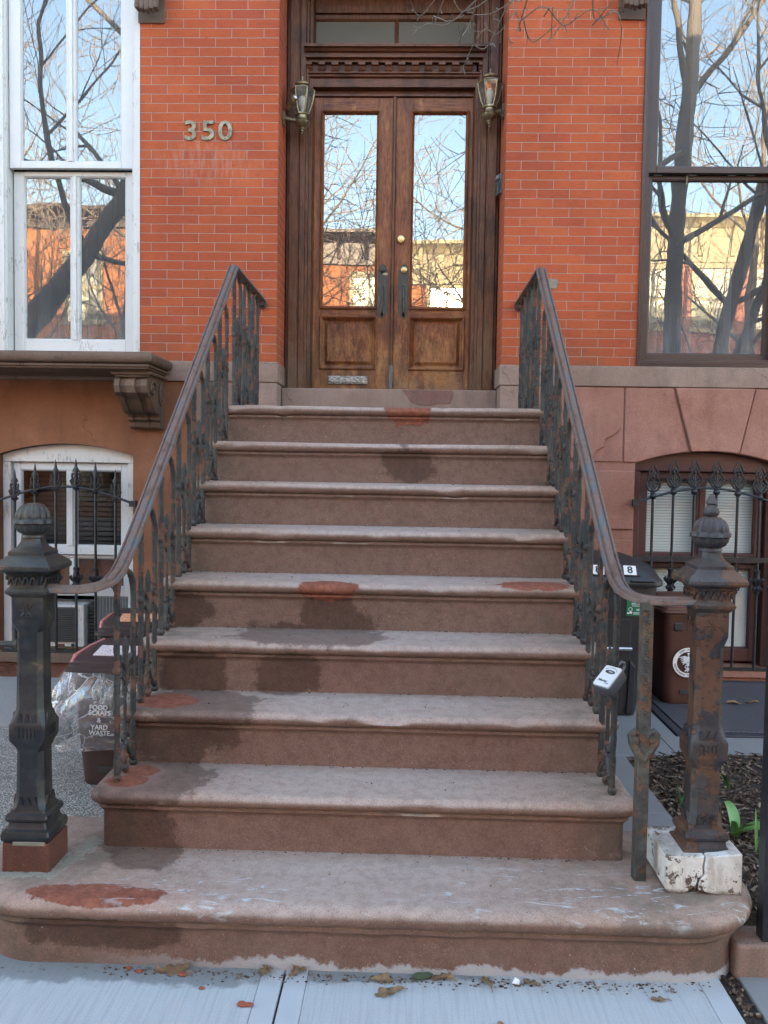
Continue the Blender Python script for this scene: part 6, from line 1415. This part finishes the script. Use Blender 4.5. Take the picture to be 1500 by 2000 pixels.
# long low branch of the upright tree, hanging across the top of the doorway
tw = MB(); rn = random.Random(44)
def path_r(pts, r0, r1, seg=5):
    n = len(pts); tw.tube(pts, [r0+(r1-r0)*i/(n-1) for i in range(n)], seg, 0.15, 60)
path_r([(4.25, -7.5, 6.4), (3.4, -6.0, 5.6), (2.4, -4.2, 4.7), (1.55, -2.8, 4.0), (1.1, -2.2, 3.66), (0.88, -2.05, 3.50)], 0.05, 0.010, 7)
def twig(pts, r=0.0048):
    P = [Vector((x, y, z)) for x, y, z in pts]; q = []
    for i in range(len(P)-1):
        a_, b_, c_, d_ = P[max(0, i-1)], P[i], P[i+1], P[min(len(P)-1, i+2)]
        for j in range(5):
            t = j/5; p = 0.5*((2*b_)+(c_-a_)*t+(2*a_-5*b_+4*c_-d_)*t*t+(3*b_-a_-3*c_+d_)*t**3); q.append(p+Vector((rn.gauss(0, 0.0008), rn.gauss(0, 0.002), rn.gauss(0, 0.0008))))
    q.append(P[-1]); path_r(q, r, 0.0017)
    for i in range(2, len(q)-1):
        if rn.random() < 0.28:
            d = (q[i]-q[i-1]).normalized(); s_ = Vector((-d.z, rn.uniform(-0.5, 0.5), d.x)).normalized()*rn.choice((-1, 1))
            l_ = rn.uniform(0.012, 0.045); e = q[i]+d*l_*0.7+s_*l_*0.7; tw.tube([q[i], e], [0.0020, 0.0010], 4); tw.ball(e, 0.0028, 5, sz=1.4)
            if rn.random() < 0.4: tw.tube([q[i], q[i]+s_*0.01], [0.0022, 0.0014], 4)
def tp(px, py, dy=0.0):
    """points of the twig plane, metres: x and z read from the photograph at y = -2"""
    return (0.0575+(px-775)*0.002108, -2.0+dy, 3.452-(py)*0.002155-(px-775)*0.00002)
for pl in ([(1010, -40), (960, -6), (905, 12), (868, 12), (820, 6), (795, -2), (775, 10)], [(940, 8), (880, 16), (835, 18), (808, 38)], [(850, 2), (862, 18), (880, 34), (905, 52)], [(866, 24), (850, 42), (845, 50)], [(880, 30), (884, 44)], [(935, -10), (925, 20), (905, 58), (893, 70)], [(900, 56), (908, 72)],
           [(1080, -30), (1020, 5), (1000, 14), (960, 10), (915, 16)], [(1030, 2), (1024, 20), (1022, 42), (1000, 52), (975, 62), (940, 80), (905, 112)], [(1022, 10), (990, 35), (960, 60), (935, 75)], [(1026, 10), (1060, 26), (1110, 32), (1150, 38), (1195, 50)], [(1065, 28), (1072, 40), (1085, 52)], [(1024, 40), (1050, 52), (1082, 64)],
           [(1125, -12), (1105, 28), (1080, 52)], [(1148, -8), (1170, 18), (1190, 45), (1208, 72), (1222, 94)], [(1170, 18), (1190, 18)], [(975, 62), (968, 52)], [(1000, 45), (1012, 64)]):
    twig([tp(x, y, 0.12*math.sin(i*1.3+x)) for i, (x, y) in enumerate(pl)], 0.0029)
for a, c in (((0.88, -2.05, 3.50), tp(1010, -40)), ((0.88, -2.05, 3.50), tp(1080, -30)), ((0.88, -2.05, 3.50), tp(1125, -12)), ((0.88, -2.05, 3.50), tp(1148, -8)), ((0.70, -2.0, 3.52), tp(935, -10))): path_r([a, tuple((Vector(a)+Vector(c))/2+Vector((0, 0.05, 0.02))), c], 0.006, 0.0036)
tw.v = [tuple(Vector(p)) for p in tw.v]
tw.build('overhanging_branch', m_['near_twig_bark'], tb, smooth=60)

# ---------------------------------------------------------------- houses across the street
YF = -18.0
def far_house(label, x0, x1, h, wall, trim, wins, cornice, depth=9.0):
    rt = thing('row_house', label, 'house', ((x0+x1)/2, YF-depth/2, 0), 0, 'row houses across the street')
    b = MB(); b.box(x0+0.003, x1-0.003, YF-depth, YF, 0, h-cornice); b.build('wall', wall, rt)
    b = MB(); b.box(x0+0.01, x1-0.01, YF, YF+0.10, h-cornice, h-0.32); b.prism([(YF, h-0.32), (YF+0.14, h-0.32), (YF+0.30, h-0.16), (YF+0.46, h-0.10), (YF+0.46, h), (YF-depth, h), (YF-depth, h-0.3), (YF, h-0.3)], 'x', x0+0.01, x1-0.01)
    n = max(3, int((x1-x0)/0.75))
    for i in range(n):
        xc = x0+(i+0.5)*(x1-x0)/n
        b.prism([(YF+0.09, h-cornice+0.12), (YF+0.16, h-cornice+0.16), (YF+0.20, h-0.5), (YF+0.36, h-0.22), (YF+0.09, h-0.22)], 'x', xc-0.06, xc+0.06)
    b.build('roof_cornice', trim, rt)
    for xc, zb, wd, ht, m in wins:
        b = MB(); b.rect_mould(xc-wd/2, xc+wd/2, zb, zb+ht, [(0, 0)]) if False else None
        b = MB(); Y = YF
        for q in ((xc-wd/2-0.10, xc-wd/2, zb, zb+ht), (xc+wd/2, xc+wd/2+0.10, zb, zb+ht), (xc-wd/2-0.10, xc+wd/2+0.10, zb+ht, zb+ht+0.16), (xc-wd/2-0.16, xc+wd/2+0.16, zb-0.12, zb)): b.box(q[0], q[1], Y-0.02, Y+0.06, q[2], q[3])
        b.box(xc-0.025, xc+0.025, Y-0.02, Y+0.03, zb, zb+ht); b.box(xc-wd/2, xc-0.025, Y-0.02, Y+0.032, zb+ht*0.48, zb+ht*0.53); b.box(xc+0.025, xc+wd/2, Y-0.02, Y+0.032, zb+ht*0.48, zb+ht*0.53)
        f = b.build('window', m, rt)
        b = MB(); b.box(xc-wd/2, xc+wd/2, Y+0.006, Y+0.010, zb, zb+ht); b.build('pane', m_['far_pane'], f)
    return rt
@mat
def far_pane(n):
    gl = n.node('BsdfGlossy'); df = n.node('BsdfDiffuse'); mx = n.node('MixShader'); o = n.node('OutputMaterial')
    gl.inputs['Roughness'].default_value = 0.03; df.inputs[0].default_value = (0.30, 0.31, 0.26, 1); mx.inputs[0].default_value = 0.25
    n.t.links.new(df.outputs[0], mx.inputs[1]); n.t.links.new(gl.outputs[0], mx.inputs[2]); n.t.links.new(mx.outputs[0], o.inputs[0])
m_['far_pane'] = MATS['far_pane']
def rows(xs, tops, m): return [(x, z, 0.95, ht, m) for x in xs for z, ht in tops]
FL = ((5.6, 1.75), (2.7, 2.0), (0.6, 1.2))
far_house('orange brick row house mirrored in the white window', -13.6, -6.2, 8.65, m_['orange_far_brick'], m_['brown_paint'], rows((-12.3, -9.1, -7.15), FL, m_['sage_paint'] if 'sage_paint' in m_ else m_['cream_paint']), 0.5)
far_house('orange brick row house with a pale bay edge mirrored in the left door', -6.2, 0.0, 8.25, m_['orange_far_brick'], m_['brown_paint'], rows((-4.8, -3.0, -1.05), ((5.3, 1.7), (2.4, 2.0), (0.5, 1.1)), m_['cream_paint']), 0.9)
far_house('row house with a cream bracketed cornice mirrored in the right door', 0.0, 6.0, 7.95, m_['orange_far_brick'], m_['cream_paint'], rows((1.15, 3.0, 4.9), ((5.35, 1.35), (2.6, 1.9), (0.5, 1.2)), m_['cream_paint']), 1.15)
far_house('red brick row house with a broad cream cornice mirrored in the brown window', 6.0, 12.6, 8.55, m_['red_far_brick'], m_['cream_paint'], rows((6.95, 8.45, 10.0, 11.6), ((5.55, 1.6), (2.6, 1.9), (0.5, 1.2)), m_['cream_paint']), 1.25)
far_house('red brick row house furthest right across the street', 12.6, 19.0, 8.9, m_['red_far_brick'], m_['brown_paint'], rows((13.8, 15.8, 17.8), FL, m_['cream_paint']), 0.6)
far_house('red brick row house furthest left across the street', -20.0, -13.6, 8.9, m_['red_far_brick'], m_['cream_paint'], rows((-18.8, -16.8, -14.8), FL, m_['cream_paint']), 0.6)
